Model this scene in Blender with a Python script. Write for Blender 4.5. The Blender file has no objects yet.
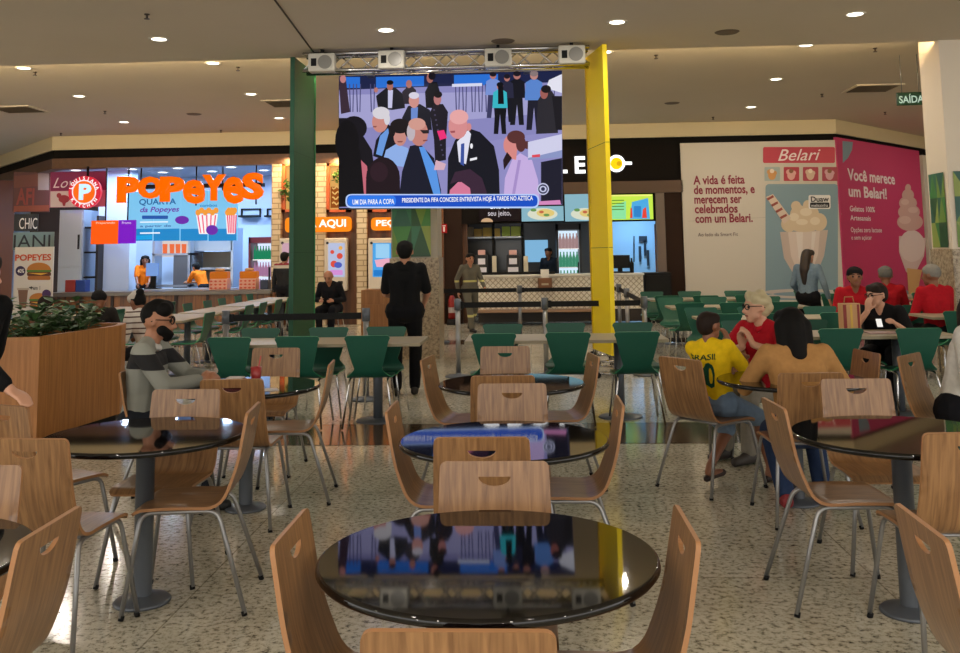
import bpy, bmesh, math, random
from mathutils import Vector, Matrix, Quaternion
from mathutils.geometry import delaunay_2d_cdt
random.seed(7)
SC = bpy.context.scene
COL = SC.collection
# ------------------------------------------------------------------ camera
FPX, PPX, PPY = 950.0, 480.0, 145.0
PITCH, ROLL, YAW = math.atan2(253 - 145, FPX), 0.0155, 0.05
CAM = Vector((0, 0, 1.56))
_f = Vector((-math.sin(YAW), math.cos(YAW), 0)); _r = Vector((math.cos(YAW), math.sin(YAW), 0)); _z = Vector((0, 0, 1))
FW = _f * math.cos(PITCH) + _z * math.sin(PITCH)
_u = _z * math.cos(PITCH) - _f * math.sin(PITCH)
RT = _r * math.cos(ROLL) - _u * math.sin(ROLL)
UP = _r * math.sin(ROLL) + _u * math.cos(ROLL)
cd = bpy.data.cameras.new('camera'); cam = bpy.data.objects.new('camera', cd); COL.objects.link(cam)
cd.sensor_fit = 'HORIZONTAL'; cd.sensor_width = 36; cd.lens = FPX / 960 * 36
cd.shift_y = -(326.5 - PPY) / 960; cd.clip_end = 200; cd.clip_start = 0.05
cam.matrix_world = Matrix(((RT.x, UP.x, -FW.x, CAM.x), (RT.y, UP.y, -FW.y, CAM.y), (RT.z, UP.z, -FW.z, CAM.z), (0, 0, 0, 1)))
SC.camera = cam
# ------------------------------------------------------------------ world, exposure
w = bpy.data.worlds.new('world'); SC.world = w; w.use_nodes = True
w.node_tree.nodes['Background'].inputs[0].default_value = (1.0, 0.97, 0.93, 1)
w.node_tree.nodes['Background'].inputs[1].default_value = 2.3
SC.view_settings.view_transform = 'Standard'; SC.view_settings.look = 'None'
SC.view_settings.gamma = 1; SC.view_settings.exposure = 0.0; SC.view_settings.use_curve_mapping = False
SC.cycles.max_bounces = 7; SC.cycles.diffuse_bounces = 3; SC.cycles.glossy_bounces = 4
SC.cycles.sample_clamp_indirect = 4; SC.cycles.caustics_reflective = False; SC.cycles.caustics_refractive = False
DOWNLIGHT_W, SHOP_W, COVE_W = 23.0, 1.45, 1.0
H1, H2, STEP_Y, YB = 4.20, 4.42, 12.3, 21.5

# ------------------------------------------------------------------ from a sight line to a place
def ray(x, y): return FW + RT * ((x - PPX) / FPX) - UP * ((y - PPY) / FPX)
def atz(x, y, z):
    d = ray(x, y); return CAM + d * ((z - CAM.z) / d.z)
class Plane:
    def __init__(s, p, n):
        s.p = Vector(p); s.n = Vector(n).normalized()
        s.u = Vector((-s.n.y, s.n.x, 0)).normalized()
    def at(s, x, y, off=0):
        d = ray(x, y); p0 = s.p + s.n * off
        t = (p0 - CAM).dot(s.n) / d.dot(s.n); return CAM + d * t
def YP(Y): return Plane((0, Y, 0), (0, -1, 0))
def rect(x0, y0, x1, y1, Y):
    P = YP(Y); a = P.at(x0, (y0 + y1) / 2).x; b = P.at(x1, (y0 + y1) / 2).x
    m = (x0 + x1) / 2
    return a, P.at(m, y1).z, b, P.at(m, y0).z     # X0, Z0, X1, Z1

# ------------------------------------------------------------------ materials
def lin(c):
    if isinstance(c, str):
        c = [int(c[i:i + 2], 16) / 255 for i in (0, 2, 4)]
    return tuple(v / 12.92 if v <= .04045 else ((v + .055) / 1.055) ** 2.4 for v in c[:3]) + (1,)
_M = {}
def mat(name, col, rough=.5, metal=0, emit=0, spec=.5, coat=0, var=0, vs=8.0, vscale=(1, 1, 1)):
    if name in _M: return _M[name]
    m = bpy.data.materials.new(name); m.use_nodes = True; nt = m.node_tree
    b = nt.nodes['Principled BSDF']; c = lin(col)
    b.inputs['Base Color'].default_value = c; b.inputs['Roughness'].default_value = rough
    b.inputs['Metallic'].default_value = metal; b.inputs['Specular IOR Level'].default_value = spec
    b.inputs['Coat Weight'].default_value = coat; b.inputs['Coat Roughness'].default_value = .08
    if emit:
        b.inputs['Specular IOR Level'].default_value = .1
        b.inputs['Emission Color'].default_value = c; b.inputs['Emission Strength'].default_value = emit
        b.inputs['Base Color'].default_value = tuple(v * .05 for v in c[:3]) + (1,)
    elif var:
        tc = nt.nodes.new('ShaderNodeTexCoord'); mp = nt.nodes.new('ShaderNodeMapping'); nz = nt.nodes.new('ShaderNodeTexNoise')
        rp = nt.nodes.new('ShaderNodeValToRGB')
        mp.inputs['Scale'].default_value = vscale; nz.inputs['Scale'].default_value = vs; nz.inputs['Detail'].default_value = 5
        nt.links.new(tc.outputs['Object'], mp.inputs[0]); nt.links.new(mp.outputs[0], nz.inputs['Vector'])
        nt.links.new(nz.outputs['Fac'], rp.inputs[0]); nt.links.new(rp.outputs[0], b.inputs['Base Color'])
        rp.color_ramp.elements[0].position = .3; rp.color_ramp.elements[1].position = .7
        rp.color_ramp.elements[0].color = tuple(v * (1 - var) for v in c[:3]) + (1,)
        rp.color_ramp.elements[1].color = tuple(min(1, v * (1 + var)) for v in c[:3]) + (1,)
    _M[name] = m; return m
def E(col, s=1.0): return mat('lit_%s_%g' % (col, s), col, .4, emit=s)
def pr(col, rough=.55): return mat('print_%s' % col, col, rough)

def granite(name, stops, scale, rough, slab=None, coat=0, spec=.5):
    m = bpy.data.materials.new(name); m.use_nodes = True; nt = m.node_tree; N = nt.nodes; L = nt.links
    b = N['Principled BSDF']; b.inputs['Roughness'].default_value = rough; b.inputs['Specular IOR Level'].default_value = spec
    b.inputs['Coat Weight'].default_value = coat; b.inputs['Coat Roughness'].default_value = .05
    tc = N.new('ShaderNodeTexCoord')
    n1 = N.new('ShaderNodeTexNoise'); n1.inputs['Scale'].default_value = scale; n1.inputs['Detail'].default_value = 8; n1.inputs['Roughness'].default_value = .75
    L.new(tc.outputs['Object'], n1.inputs['Vector'])
    r = N.new('ShaderNodeValToRGB'); cr = r.color_ramp
    while len(cr.elements) < len(stops): cr.elements.new(.5)
    for e, (p, c) in zip(cr.elements, stops): e.position = p; e.color = lin(c)
    L.new(n1.outputs['Fac'], r.inputs[0]); out = r.outputs[0]
    n2 = N.new('ShaderNodeTexNoise'); n2.inputs['Scale'].default_value = scale * .09; n2.inputs['Detail'].default_value = 4
    L.new(tc.outputs['Object'], n2.inputs['Vector'])
    mx = N.new('ShaderNodeMix'); mx.data_type = 'RGBA'; mx.blend_type = 'MULTIPLY'; mx.inputs[0].default_value = .55
    r2 = N.new('ShaderNodeValToRGB'); r2.color_ramp.elements[0].position = .35; r2.color_ramp.elements[0].color = (.7, .69, .66, 1)
    r2.color_ramp.elements[1].position = .62; r2.color_ramp.elements[1].color = (1, 1, 1, 1)
    L.new(n2.outputs['Fac'], r2.inputs[0]); L.new(out, mx.inputs[6]); L.new(r2.outputs[0], mx.inputs[7]); out = mx.outputs[2]
    if slab:
        bk = N.new('ShaderNodeTexBrick'); bk.offset = 0; bk.inputs['Scale'].default_value = 1
        bk.inputs['Brick Width'].default_value = slab; bk.inputs['Row Height'].default_value = slab; bk.inputs['Mortar Size'].default_value = .004
        bk.inputs['Color1'].default_value = (1, 1, 1, 1); bk.inputs['Color2'].default_value = (.9, .9, .88, 1); bk.inputs['Mortar'].default_value = (.45, .42, .36, 1)
        L.new(tc.outputs['Object'], bk.inputs['Vector'])
        m3 = N.new('ShaderNodeMix'); m3.data_type = 'RGBA'; m3.blend_type = 'MULTIPLY'; m3.inputs[0].default_value = .8
        L.new(out, m3.inputs[6]); L.new(bk.outputs[0], m3.inputs[7]); out = m3.outputs[2]
    L.new(out, b.inputs['Base Color']); _M[name] = m; return m

def woodmat(name, dark, light, scale=(38, 3, 3), rough=.35, coat=0.0):
    m = bpy.data.materials.new(name); m.use_nodes = True; nt = m.node_tree; N = nt.nodes; L = nt.links
    b = N['Principled BSDF']; b.inputs['Roughness'].default_value = rough; b.inputs['Coat Weight'].default_value = coat; b.inputs['Coat Roughness'].default_value = .2
    tc = N.new('ShaderNodeTexCoord'); mp = N.new('ShaderNodeMapping'); mp.inputs['Scale'].default_value = scale
    nz = N.new('ShaderNodeTexNoise'); nz.inputs['Scale'].default_value = 1.6; nz.inputs['Detail'].default_value = 7; nz.inputs['Distortion'].default_value = .6
    r = N.new('ShaderNodeValToRGB'); r.color_ramp.elements[0].position = .32; r.color_ramp.elements[0].color = lin(dark)
    r.color_ramp.elements[1].position = .68; r.color_ramp.elements[1].color = lin(light)
    L.new(tc.outputs['Object'], mp.inputs[0]); L.new(mp.outputs[0], nz.inputs['Vector']); L.new(nz.outputs['Fac'], r.inputs[0]); L.new(r.outputs[0], b.inputs['Base Color'])
    _M[name] = m; return m

OAK = woodmat('oak_veneer', '775436', 'a57c52', rough=.32, coat=.15)
PLYEDGE = mat('ply_edge', 'ac7c52', .5)
PANELWOOD = woodmat('planter_veneer', '9a6430', 'b87c42', (26, 26, 1.2), .45)
COUNTERWOOD = woodmat('counter_slats', '4a2c16', '96602e', (7, 7, .4), .4)
BROWN = mat('brown_lintel', '5a3a22', .5, var=.15)
DKBROWN = mat('dark_brown_panel', '2a1910', .75, spec=.2)
STEEL = mat('painted_steel', '9a9a9a', .35, .7)
CHROME = mat('chrome', 'c8c8c8', .18, 1)
POLE = mat('grey_pole', '5e646c', .4, .3)
BLACK = mat('black_plastic', '0a0a0b', .6, spec=.25)
GREEN = mat('green_laminate', '1c5847', .42, spec=.4)
GREENP = mat('green_panel_paint', '074a30', .5)
GREENE = mat('green_panel_edge', '2a8a5c', .5)
YELLOWP = mat('yellow_panel_paint', 'ffe000', .45)
CREAM = mat('cream_laminate', 'a89c82', .4)
WHITE = mat('white_paint', 'e6e0d4', .6)
WALLW = mat('warm_white_wall', 'd8cfc0', .7)
TOPG = granite('black_granite', [(.0, '060607'), (.55, '0b0b0c'), (.68, '1c1a19'), (.78, '3a3632')], 120, .035, spec=.5)
FLOORM = granite('beige_granite', [(.35, '3c382e'), (.42, '989280'), (.49, 'd4ceba'), (.66, 'e8e2d2')], 32, .13, 1.6)
FLOORD = granite('brown_granite_band', [(.36, '2e231a'), (.48, '54432f'), (.6, '6c5740')], 26, .12)
COLG = granite('column_granite', [(.36, '5c4c38'), (.46, '94836a'), (.56, 'b8a88c')], 22, .3)
SKIN = mat('skin_tan', 'b07a5c', .5); SKIN2 = mat('skin_light', 'cf9c80', .5); SKIN3 = mat('skin_brown', '8a5a40', .5)

# ------------------------------------------------------------------ object helpers
def new(name, me, m=None, parent=None):
    o = bpy.data.objects.new(name, me); COL.objects.link(o)
    if parent: o.parent = parent
    if m:
        for x in (m if isinstance(m, (list, tuple)) else [m]): me.materials.append(x)
    return o
def frombm(name, bm, m, parent=None, smooth=False):
    me = bpy.data.meshes.new(name); bm.normal_update(); bm.to_mesh(me); bm.free()
    if smooth:
        for p in me.polygons: p.use_smooth = True
    return new(name, me, m, parent)
def tag(o, label=None, cat=None, group=None, kind=None):
    if label: o['label'] = label
    if cat: o['category'] = cat
    if group: o['group'] = group
    if kind: o['kind'] = kind
    return o
def thing(name, label, cat, loc=(0, 0, 0), rz=0, group=None):
    o = bpy.data.objects.new(name, None); COL.objects.link(o); o.empty_display_size = .1
    o.location = loc; o.rotation_euler = (0, 0, rz); return tag(o, label, cat, group)
def dup(root, loc, rz, label=None, group=None):
    r = root.copy(); COL.objects.link(r); r.location = loc; r.rotation_euler = (0, 0, rz)
    if label: r['label'] = label
    if group: r['group'] = group
    for ch in list(root.children):
        c = ch.copy(); COL.objects.link(c); c.parent = r
        for g in ch.children:
            d = g.copy(); COL.objects.link(d); d.parent = c
    return r
def box(bm, c, s, R=None, mi=0, bev=0):
    r = bmesh.ops.create_cube(bm, size=1); vs = r['verts']
    for v in vs:
        v.co = Vector((v.co.x * s[0], v.co.y * s[1], v.co.z * s[2]))
        if R: v.co = R @ v.co
        v.co += Vector(c)
    fs = list({f for v in vs for f in v.link_faces})
    for f in fs: f.material_index = mi
    if bev:
        bmesh.ops.bevel(bm, geom=list({e for v in vs for e in v.link_edges}), offset=bev, segments=2, affect='EDGES', profile=.5)
    return vs
def bx(bm, x0, y0, z0, x1, y1, z1, mi=0, bev=0):
    return box(bm, ((x0 + x1) / 2, (y0 + y1) / 2, (z0 + z1) / 2), (abs(x1 - x0), abs(y1 - y0), abs(z1 - z0)), None, mi, bev)
def cyl(bm, a, b, r0, r1=None, n=16, caps=True, mi=0, smooth=True):
    a = Vector(a); b = Vector(b); r1 = r0 if r1 is None else r1
    d = (b - a).normalized(); u = d.orthogonal().normalized(); v = d.cross(u)
    A = []; B = []
    for i in range(n):
        t = 2 * math.pi * i / n; q = u * math.cos(t) + v * math.sin(t)
        A.append(bm.verts.new(a + q * r0)); B.append(bm.verts.new(b + q * r1))
    for i in range(n):
        f = bm.faces.new((A[i], A[(i + 1) % n], B[(i + 1) % n], B[i])); f.smooth = smooth; f.material_index = mi
    if caps:
        bm.faces.new(A[::-1]).material_index = mi; bm.faces.new(B).material_index = mi
def tube(bm, pts, r, n=10, mi=0):
    pts = [Vector(p) for p in pts]; rings = []; u = None
    for i, p in enumerate(pts):
        d = (pts[min(i + 1, len(pts) - 1)] - pts[max(i - 1, 0)]).normalized()
        u = d.orthogonal().normalized() if u is None else (u - d * u.dot(d)).normalized()
        v = d.cross(u)
        rings.append([bm.verts.new(p + (u * math.cos(2 * math.pi * k / n) + v * math.sin(2 * math.pi * k / n)) * r) for k in range(n)])
    for a, b in zip(rings, rings[1:]):
        for k in range(n):
            f = bm.faces.new((a[k], a[(k + 1) % n], b[(k + 1) % n], b[k])); f.smooth = True; f.material_index = mi
    bm.faces.new(rings[0][::-1]).material_index = mi; bm.faces.new(rings[-1]).material_index = mi
def lathe(bm, prof, n=48, mi=0, c=(0, 0, 0)):
    rings = []
    for r, z in prof:
        if r < 1e-5: rings.append([bm.verts.new((c[0], c[1], z + c[2]))])
        else: rings.append([bm.verts.new((c[0] + r * math.cos(2 * math.pi * k / n), c[1] + r * math.sin(2 * math.pi * k / n), z + c[2])) for k in range(n)])
    for a, b in zip(rings, rings[1:]):
        for k in range(n):
            q = [a[k % len(a)], a[(k + 1) % len(a)], b[(k + 1) % len(b)], b[k % len(b)]]
            q = list(dict.fromkeys(q))
            if len(q) > 2:
                f = bm.faces.new(q); f.smooth = max(v.co.z for v in q) - min(v.co.z for v in q) > 1e-5; f.material_index = mi
def rounded(pts, rad, n=5):
    out = []
    for i, p in enumerate(pts):
        p = Vector(p); a = Vector(pts[i - 1]); b = Vector(pts[(i + 1) % len(pts)])
        da = (a - p); db = (b - p); r = min(rad if not isinstance(rad, (list, tuple)) else rad[i], da.length * .45, db.length * .45)
        s = p + da.normalized() * r; e = p + db.normalized() * r
        for k in range(n + 1):
            t = k / n; out.append(s * (1 - t) ** 2 + p * 2 * t * (1 - t) + e * t * t)
    return out
def arcpath(pts, rad, n=6):
    pts = [Vector(p) for p in pts]; out = [pts[0]]
    for i in range(1, len(pts) - 1):
        p = pts[i]; da = pts[i - 1] - p; db = pts[i + 1] - p; r = min(rad, da.length * .45, db.length * .45)
        s = p + da.normalized() * r; e = p + db.normalized() * r
        for k in range(n + 1):
            t = k / n; out.append(s * (1 - t) ** 2 + p * 2 * t * (1 - t) + e * t * t)
    return out + [pts[-1]]
# flat work drawn on a plane: polygons, ellipses, lettering
def poly(bm, P, pts, off, mi=0, thick=0):
    vs = [bm.verts.new(P.at(x, y, off)) for x, y in pts]
    f = bm.faces.new(vs); f.material_index = mi
    if f.normal.dot(P.n) < 0: f.normal_flip()
    f.normal_update()
    if f.normal.dot(P.n) < 0: f.normal_flip()
    return f
def ell(x, y, a, b=None, n=20, t0=0, t1=360):
    b = a if b is None else b
    return [(x + a * math.cos(math.radians(t0 + (t1 - t0) * k / n)), y + b * math.sin(math.radians(t0 + (t1 - t0) * k / n))) for k in range(n + (0 if t1 - t0 == 360 else 1))]
def rr(x0, y0, x1, y1, r=2):
    return [(v.x, v.y) for v in rounded([(x0, y0, 0), (x1, y0, 0), (x1, y1, 0), (x0, y1, 0)], r)]
class Art:
    """flat print or picture on a plane, one mesh, layered by half-millimetres"""
    def __init__(s, P, off=.004, step=.0012): s.P = P; s.off = off; s.step = step; s.bm = bmesh.new(); s.ms = []; s.k = 0
    def add(s, m, *polys):
        if m not in s.ms: s.ms.append(m)
        for p in polys:
            poly(s.bm, s.P, p, s.off + s.k * s.step, s.ms.index(m)); s.k += 1
        return s
    def done(s, name, parent=None): return frombm(name, s.bm, s.ms, parent)
_fonts = {}
def text_mesh(body, bold=0, ext=.0):
    cu = bpy.data.curves.new('lettering', 'FONT'); cu.body = body; cu.size = 1; cu.offset = bold; cu.extrude = ext; cu.resolution_u = 3
    o = bpy.data.objects.new('lettering', cu); COL.objects.link(o)
    dg = bpy.context.evaluated_depsgraph_get(); me = bpy.data.meshes.new_from_object(o.evaluated_get(dg))
    bpy.data.objects.remove(o); bpy.data.curves.remove(cu); return me
def text(name, body, x0, y0, x1, y1, P, m, parent=None, bold=0, off=.01, ext=.0, italic=0, norm=False):
    me = text_mesh(body, bold, 0)
    xs = [v.co.x for v in me.vertices]; ys = [v.co.y for v in me.vertices]
    a, b, c, d = min(xs), max(xs), min(ys), max(ys)
    if norm: c, d = -.17, .72
    A = P.at(x0, y1, off); B = P.at(x1, y1, off); D = P.at(x0, y0, off)
    wd = (B - A).dot(P.u); ht = D.z - A.z
    for v in me.vertices:
        s = (v.co.x - a) / (b - a); t = (v.co.y - c) / (d - c)
        v.co = A + P.u * (wd * (s + italic * t)) + Vector((0, 0, ht * t))
    if ext:
        bm = bmesh.new(); bm.from_mesh(me); fs = bm.faces[:]
        g = bmesh.ops.extrude_face_region(bm, geom=fs)
        for v in [q for q in g['geom'] if isinstance(q, bmesh.types.BMVert)]: v.co += P.n * ext
        bm.to_mesh(me); bm.free()
    return new(name, me, m, parent)
def lamp(name, kind, loc, power, col, size=.1, rot=(0, 0, 0), parent=None, size_y=None, spread=None):
    ld = bpy.data.lights.new(name, kind); ld.energy = power; ld.color = col
    if kind == 'AREA':
        ld.shape = 'RECTANGLE' if size_y else 'DISK'; ld.size = size
        if size_y: ld.size_y = size_y
        if spread: ld.spread = spread
    o = bpy.data.objects.new(name, ld); COL.objects.link(o); o.location = loc; o.rotation_euler = rot
    if parent: o.parent = parent
    return o
def prism(bm, pts, z0, z1, mi=0, cap=False):
    lo = [bm.verts.new((x, y, z0)) for x, y in pts]; hi = [bm.verts.new((x, y, z1)) for x, y in pts]; n = len(pts)
    for i in range(n): bm.faces.new((lo[i], lo[(i + 1) % n], hi[(i + 1) % n], hi[i])).material_index = mi
    if cap: bm.faces.new(lo[::-1]); bm.faces.new(hi)
    return lo, hi
def struct(name, bm, m, parent=None): return tag(frombm(name, bm, m, parent), kind='structure')

# ================================================================== SETTING
bm = bmesh.new(); bx(bm, -16, -7, -.2, 16, 30, 0); struct('floor', bm, FLOORM)
bm = bmesh.new(); bx(bm, -16, 8.0, 0, 16, 8.95, .003); struct('trim_1', bm, FLOORD)
bm = bmesh.new(); bx(bm, -16, 16.6, 0, 16, 17.4, .003); struct('trim_2', bm, FLOORD)
CEIL = mat('ceiling_paint', 'd6cab8', .85, var=.03, vs=.5)
bm = bmesh.new(); bx(bm, -16, -7, H1, 16, STEP_Y, H1 + .5); struct('ceiling_front', bm, CEIL)
bm = bmesh.new(); bx(bm, -16, STEP_Y, H2, 16, 30, H2 + .4); struct('ceiling', bm, CEIL)
a, b = atz(272, -4, H1), atz(315, 54, H1); d = (b - a).normalized()
bm = bmesh.new(); box(bm, (a + b) / 2 - Vector((0, 0, .002)), ((b - a).length, .02, .01), Matrix.Rotation(math.atan2(d.y, d.x), 3, 'Z'))
struct('trim_3', bm, mat('expansion_joint', '4a4036', .8))  # dark expansion joint line across the front ceiling
# light cove hidden in the ceiling step: a warm strip behind the lip
bm = bmesh.new(); bx(bm, -15, STEP_Y + .02, H1 + .01, 15, STEP_Y + .05, H1 + .05)
tag(frombm('cove_light', bm, E('ffe2ac', 170)), 'long warm strip light tucked behind the ceiling step', 'light strip')
bm = bmesh.new(); bx(bm, -16, STEP_Y, H1, 16, STEP_Y + .02, H2 + .02); bx(bm, -16, STEP_Y + .02, H1, 16, STEP_Y + .12, H1 + .01); struct('trim_4', bm, CEIL)

# the folded line of the shopfronts
pL = YP(YB).at(52, 146).x; pR = YP(YB).at(836, 128).x
LW = Plane((pL, YB, 0), (-.74, -.67, 0)); RW = Plane((pR, YB, 0), (.74, -.67, 0)); BW = YP(YB)
dl = Vector((-.67, .74, 0)); dr = Vector((.67, .74, 0))
fold = [Vector((pL, YB, 0)) + dl * 9, Vector((pL, YB, 0)), Vector((pR, YB, 0)), Vector((pR, YB, 0)) + dr * 9]
def ribbon(bm, z0, z1, back, front=0, mi=0, path=fold):
    nn = [LW.n, (LW.n + BW.n).normalized() , (RW.n + BW.n).normalized(), RW.n]
    A = [p + n * front for p, n in zip(path, nn)]; B = [p - n * back for p, n in zip(path, nn)]
    for i in range(3):
        q = [A[i], A[i + 1], B[i + 1], B[i]]
        lo = [bm.verts.new((v.x, v.y, z0)) for v in q]; hi = [bm.verts.new((v.x, v.y, z1)) for v in q]
        fs = [(lo[0], lo[1], hi[1], hi[0]), (lo[2], lo[3], hi[3], hi[2]), (hi[0], hi[1], hi[2], hi[3]), (lo[3], lo[2], lo[1], lo[0])]
        for f in fs: bm.faces.new(f).material_index = mi
bm = bmesh.new(); ribbon(bm, 4.10, H2 + .03, .35); struct('trim_5', bm, mat('fascia_cream', 'd2c29e', .6))
bm = bmesh.new(); ribbon(bm, 3.90, 4.10, .4, -.06); struct('trim_6', bm, mat('fascia_black', '100e0c', .8, spec=.15))

# far closing walls of the hall and of the shop rooms
bm = bmesh.new(); bx(bm, -16.2, 9, 0, -16, 30, H2); struct('wall_left', bm, WALLW)
bm = bmesh.new(); bx(bm, 16, 9, 0, 16.2, 30, H2); struct('wall_right', bm, WALLW)
bm = bmesh.new(); bx(bm, -16, 29.8, 0, 16, 30, H2); struct('wall_back', bm, DKBROWN)

# ------------------------------------------------------------------ ceiling fittings
WARM = (1.0, .91, .79)
GLOW = E('fff6e0', 6)
def downlight(x, y, z):
    p = atz(x, y, z) if y is not None else Vector((x[0], x[1], z))
    return downlight_at(p)
proto = None; LAMPS = []
def downlight_at(p, label=None, vis=True):
    t = thing('downlight', label, 'downlight', p, 0, 'recessed ceiling downlights')
    bm = bmesh.new(); lathe(bm, [(.085, -.002), (.12, -.012), (.125, 0)], 24); frombm('trim_ring', bm, WHITE, t)
    bm = bmesh.new(); lathe(bm, [(0, -.006), (.086, -.006)], 24); frombm('diffuser', bm, GLOW, t)
    lamp('lamp', 'AREA', (0, 0, -.02), DOWNLIGHT_W, WARM, .16, parent=t)
    return t
for x, y, z, lb in [(386, 30, H1, 'recessed downlight above the left half of the big screen'), (617, 22, H1, 'recessed downlight above the yellow panel, near the top edge'),
        (855, 14, H1, 'recessed downlight highest on the right of the ceiling'), (159, 39, H1, 'recessed downlight highest on the left of the ceiling'),
        (24, 68, H2, 'recessed downlight at the far left beside the ceiling step'), (213, 63, H2, 'recessed downlight just past the ceiling step, left of the green panel'),
        (605, 52, H2, 'recessed downlight half hidden behind top of the yellow panel'), (806, 45, H2, 'recessed downlight just past the ceiling step on the right'),
        (79, 96, H2, 'recessed downlight above the round red emblem sign'), (251, 94, H2, 'recessed downlight left of the green panel in the far ceiling'),
        (776, 79, H2, 'recessed downlight above the hoarding, middle of its diagonal row'), (124, 122, H2, 'recessed downlight nearest the cream fascia on the left'),
        (279, 118, H2, 'recessed downlight nearest the cream fascia beside green panel'), (751, 107, H2, 'recessed downlight nearest the cream fascia above the hoarding')]:
    downlight_at(atz(x, y, z), lb)
for x, y in ((440, 114), (520, 112)): downlight_at(atz(x, y, H2), 'added unseen downlight in the far ceiling hidden behind the big screen')  # unseen lamps added to brighten the pasta counter
for X, Y in ((10.7, 21.7), (12.3, 23.5)): downlight_at(Vector((X, Y, H2)), 'added unseen downlight in front of the pink hoarding, right of the picture')  # extra lamps added out of view to brighten the pink hoarding
k = 0
for Y in (-4.2, -1.6, 1.0):                      # the same fittings go on overhead and behind the viewer
    for X in (-6.2, -2.6, 1.2, 5.2):
        k += 1; downlight_at(Vector((X, Y, H1)), 'recessed downlight overhead, out of the picture')
for x, y, z, lb in [(147, 14, H1, 'small sprinkler head near top of the ceiling on the left'), (35, 72, H2, 'small sprinkler head beside the far left downlight'),
        (238, 67, H2, 'small sprinkler head just past ceiling step near green panel'), (656, 55, H2, 'small sprinkler head past the step right of yellow panel'),
        (875, 48, H2, 'small sprinkler head past the step near the right column'), (105, 111, H2, 'small sprinkler head between two vents on far left ceiling'),
        (822, 94, H2, 'small sprinkler head left of the right ceiling vent'), (61, 133, H2, 'small sprinkler head close above the left fascia corner'),
        (221, 130, H2, 'small sprinkler head close above the orange letters'), (713, 117, H2, 'small sprinkler head close above the left end of hoarding'), (885, 112, H2, 'small sprinkler head below the exit sign on right ceiling')]:
    bm = bmesh.new(); lathe(bm, [(.03, 0), (.03, -.01), (.012, -.015), (.012, -.05), (.03, -.052), (.03, -.058), (0, -.058)], 12)
    o = frombm('sprinkler_head', bm, mat('sprinkler_metal', '4a4038', .4, .6)); o.location = atz(x, y, z); tag(o, lb, 'sprinkler', 'ceiling sprinkler heads')
for x, y, z, lb in [(727, 32, H1, 'round ceiling speaker grille on the near right ceiling'), (503, 41, H1, 'round ceiling speaker grille above the truss'),
        (194, 114, H2, 'round ceiling speaker grille above the orange letters'), (672, 103, H2, 'round ceiling speaker grille right of the yellow panel')]:
    bm = bmesh.new(); lathe(bm, [(0, -.012), (.13, -.012), (.15, 0)], 28); o = frombm('ceiling_speaker', bm, mat('speaker_grille', '6a5d4e', .7)); o.location = atz(x, y, z)
    tag(o, lb, 'speaker', 'round ceiling speakers')
for x, y, lb in [(18, 109, 'dark square air vent at far left of the ceiling'), (289, 103, 'dark square air vent behind the green panel'), (872, 88, 'square air vent on the right ceiling near exit sign')]:
    t = thing('air_vent', lb, 'vent', atz(x, y, H2), 0, 'ceiling air vents')
    bm = bmesh.new(); bx(bm, -.42, -.42, -.02, .42, -.36, 0); bx(bm, -.42, .36, -.02, .42, .42, 0); bx(bm, -.42, -.36, -.02, -.36, .36, 0); bx(bm, .36, -.36, -.02, .42, .36, 0); frombm('frame', bm, CEIL, t)
    bm = bmesh.new()
    for i in range(9): box(bm, (0, -.32 + i * .08, -.012), (.72, .07, .004), Matrix.Rotation(.5, 3, 'X'))
    frombm('louvre', bm, mat('vent_metal', '6e6050', .5), t)

# ------------------------------------------------------------------ columns with triangle mosaic
TRI = [mat('mosaic_%s' % c, c, .4) for c in ('1f4a2a', '3c7a3a', '6a8a38', '2f6a50', '8a9a48', '24584a')]
def mosaic(name, X0, X1, Z0, Z1, Y, nx, ny, parent=None, axis='x', fixed=0, seed=1, thk=.012):
    rnd = random.Random(seed); bm = bmesh.new(); w_, h_ = (X1 - X0) / nx, (Z1 - Z0) / ny
    for i in range(nx):
        for j in range(ny):
            x, z = X0 + i * w_, Z0 + j * h_
            up = (i + j) % 2
            m_ = (x + w_ / 2)
            tris = [((x, z), (x + w_, z), (m_, z + h_)), ((x, z), (m_, z + h_), (x, z + h_)), ((x + w_, z), (x + w_, z + h_), (m_, z + h_))] if up else \
                   [((x, z + h_), (m_, z), (x + w_, z + h_)), ((x, z), (m_, z), (x, z + h_)), ((x + w_, z), (x + w_, z + h_), (m_, z))]
            for t in tris:
                vs = [bm.verts.new((p, Y, q) if axis == 'x' else (Y, p, q)) for p, q in t]
                f = bm.faces.new(vs); f.material_index = rnd.randrange(6)
    return frombm(name, bm, TRI, parent)
# middle column (behind the man in black)
X0, _, X1, _ = rect(391, 205, 436, 258, 14.4); X1 += .02
bm = bmesh.new(); bx(bm, X0, 14.4, 1.5, X1, 15.1, H2); c = struct('column_middle', bm, mat('column_grey', 'a8a294', .6))
bm = bmesh.new(); bx(bm, X0 - .02, 14.37, 0, X1 + .02, 15.12, 1.5); struct('cladding', bm, COLG, c)
o = mosaic('mosaic', X0 + .02, X1 - .1, 1.52, 2.9, 14.39, 2, 3, c, seed=4); tag(o, kind='structure')
# right column
YC = STEP_Y + .03; xa = YP(YC).at(941, 80).x; YD = YC + .62
bm = bmesh.new(); bx(bm, xa, YC, 1.52, xa + 2.2, YD, H2); c = struct('column_right', bm, mat('column_white', 'ddd0bc', .6))
bm = bmesh.new(); bx(bm, xa - .02, YC - .03, 0, xa + 2.2, YD + .02, 1.52); struct('cladding', bm, COLG, c)
tag(mosaic('mosaic', YC + .1, YD - .06, 1.54, 2.5, xa - .012, 2, 3, c, axis='y', seed=2), kind='structure')
tag(mosaic('mosaic', xa + .06, xa + 1.6, 1.54, 2.5, YC - .012, 4, 3, c, seed=5), kind='structure')
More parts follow.
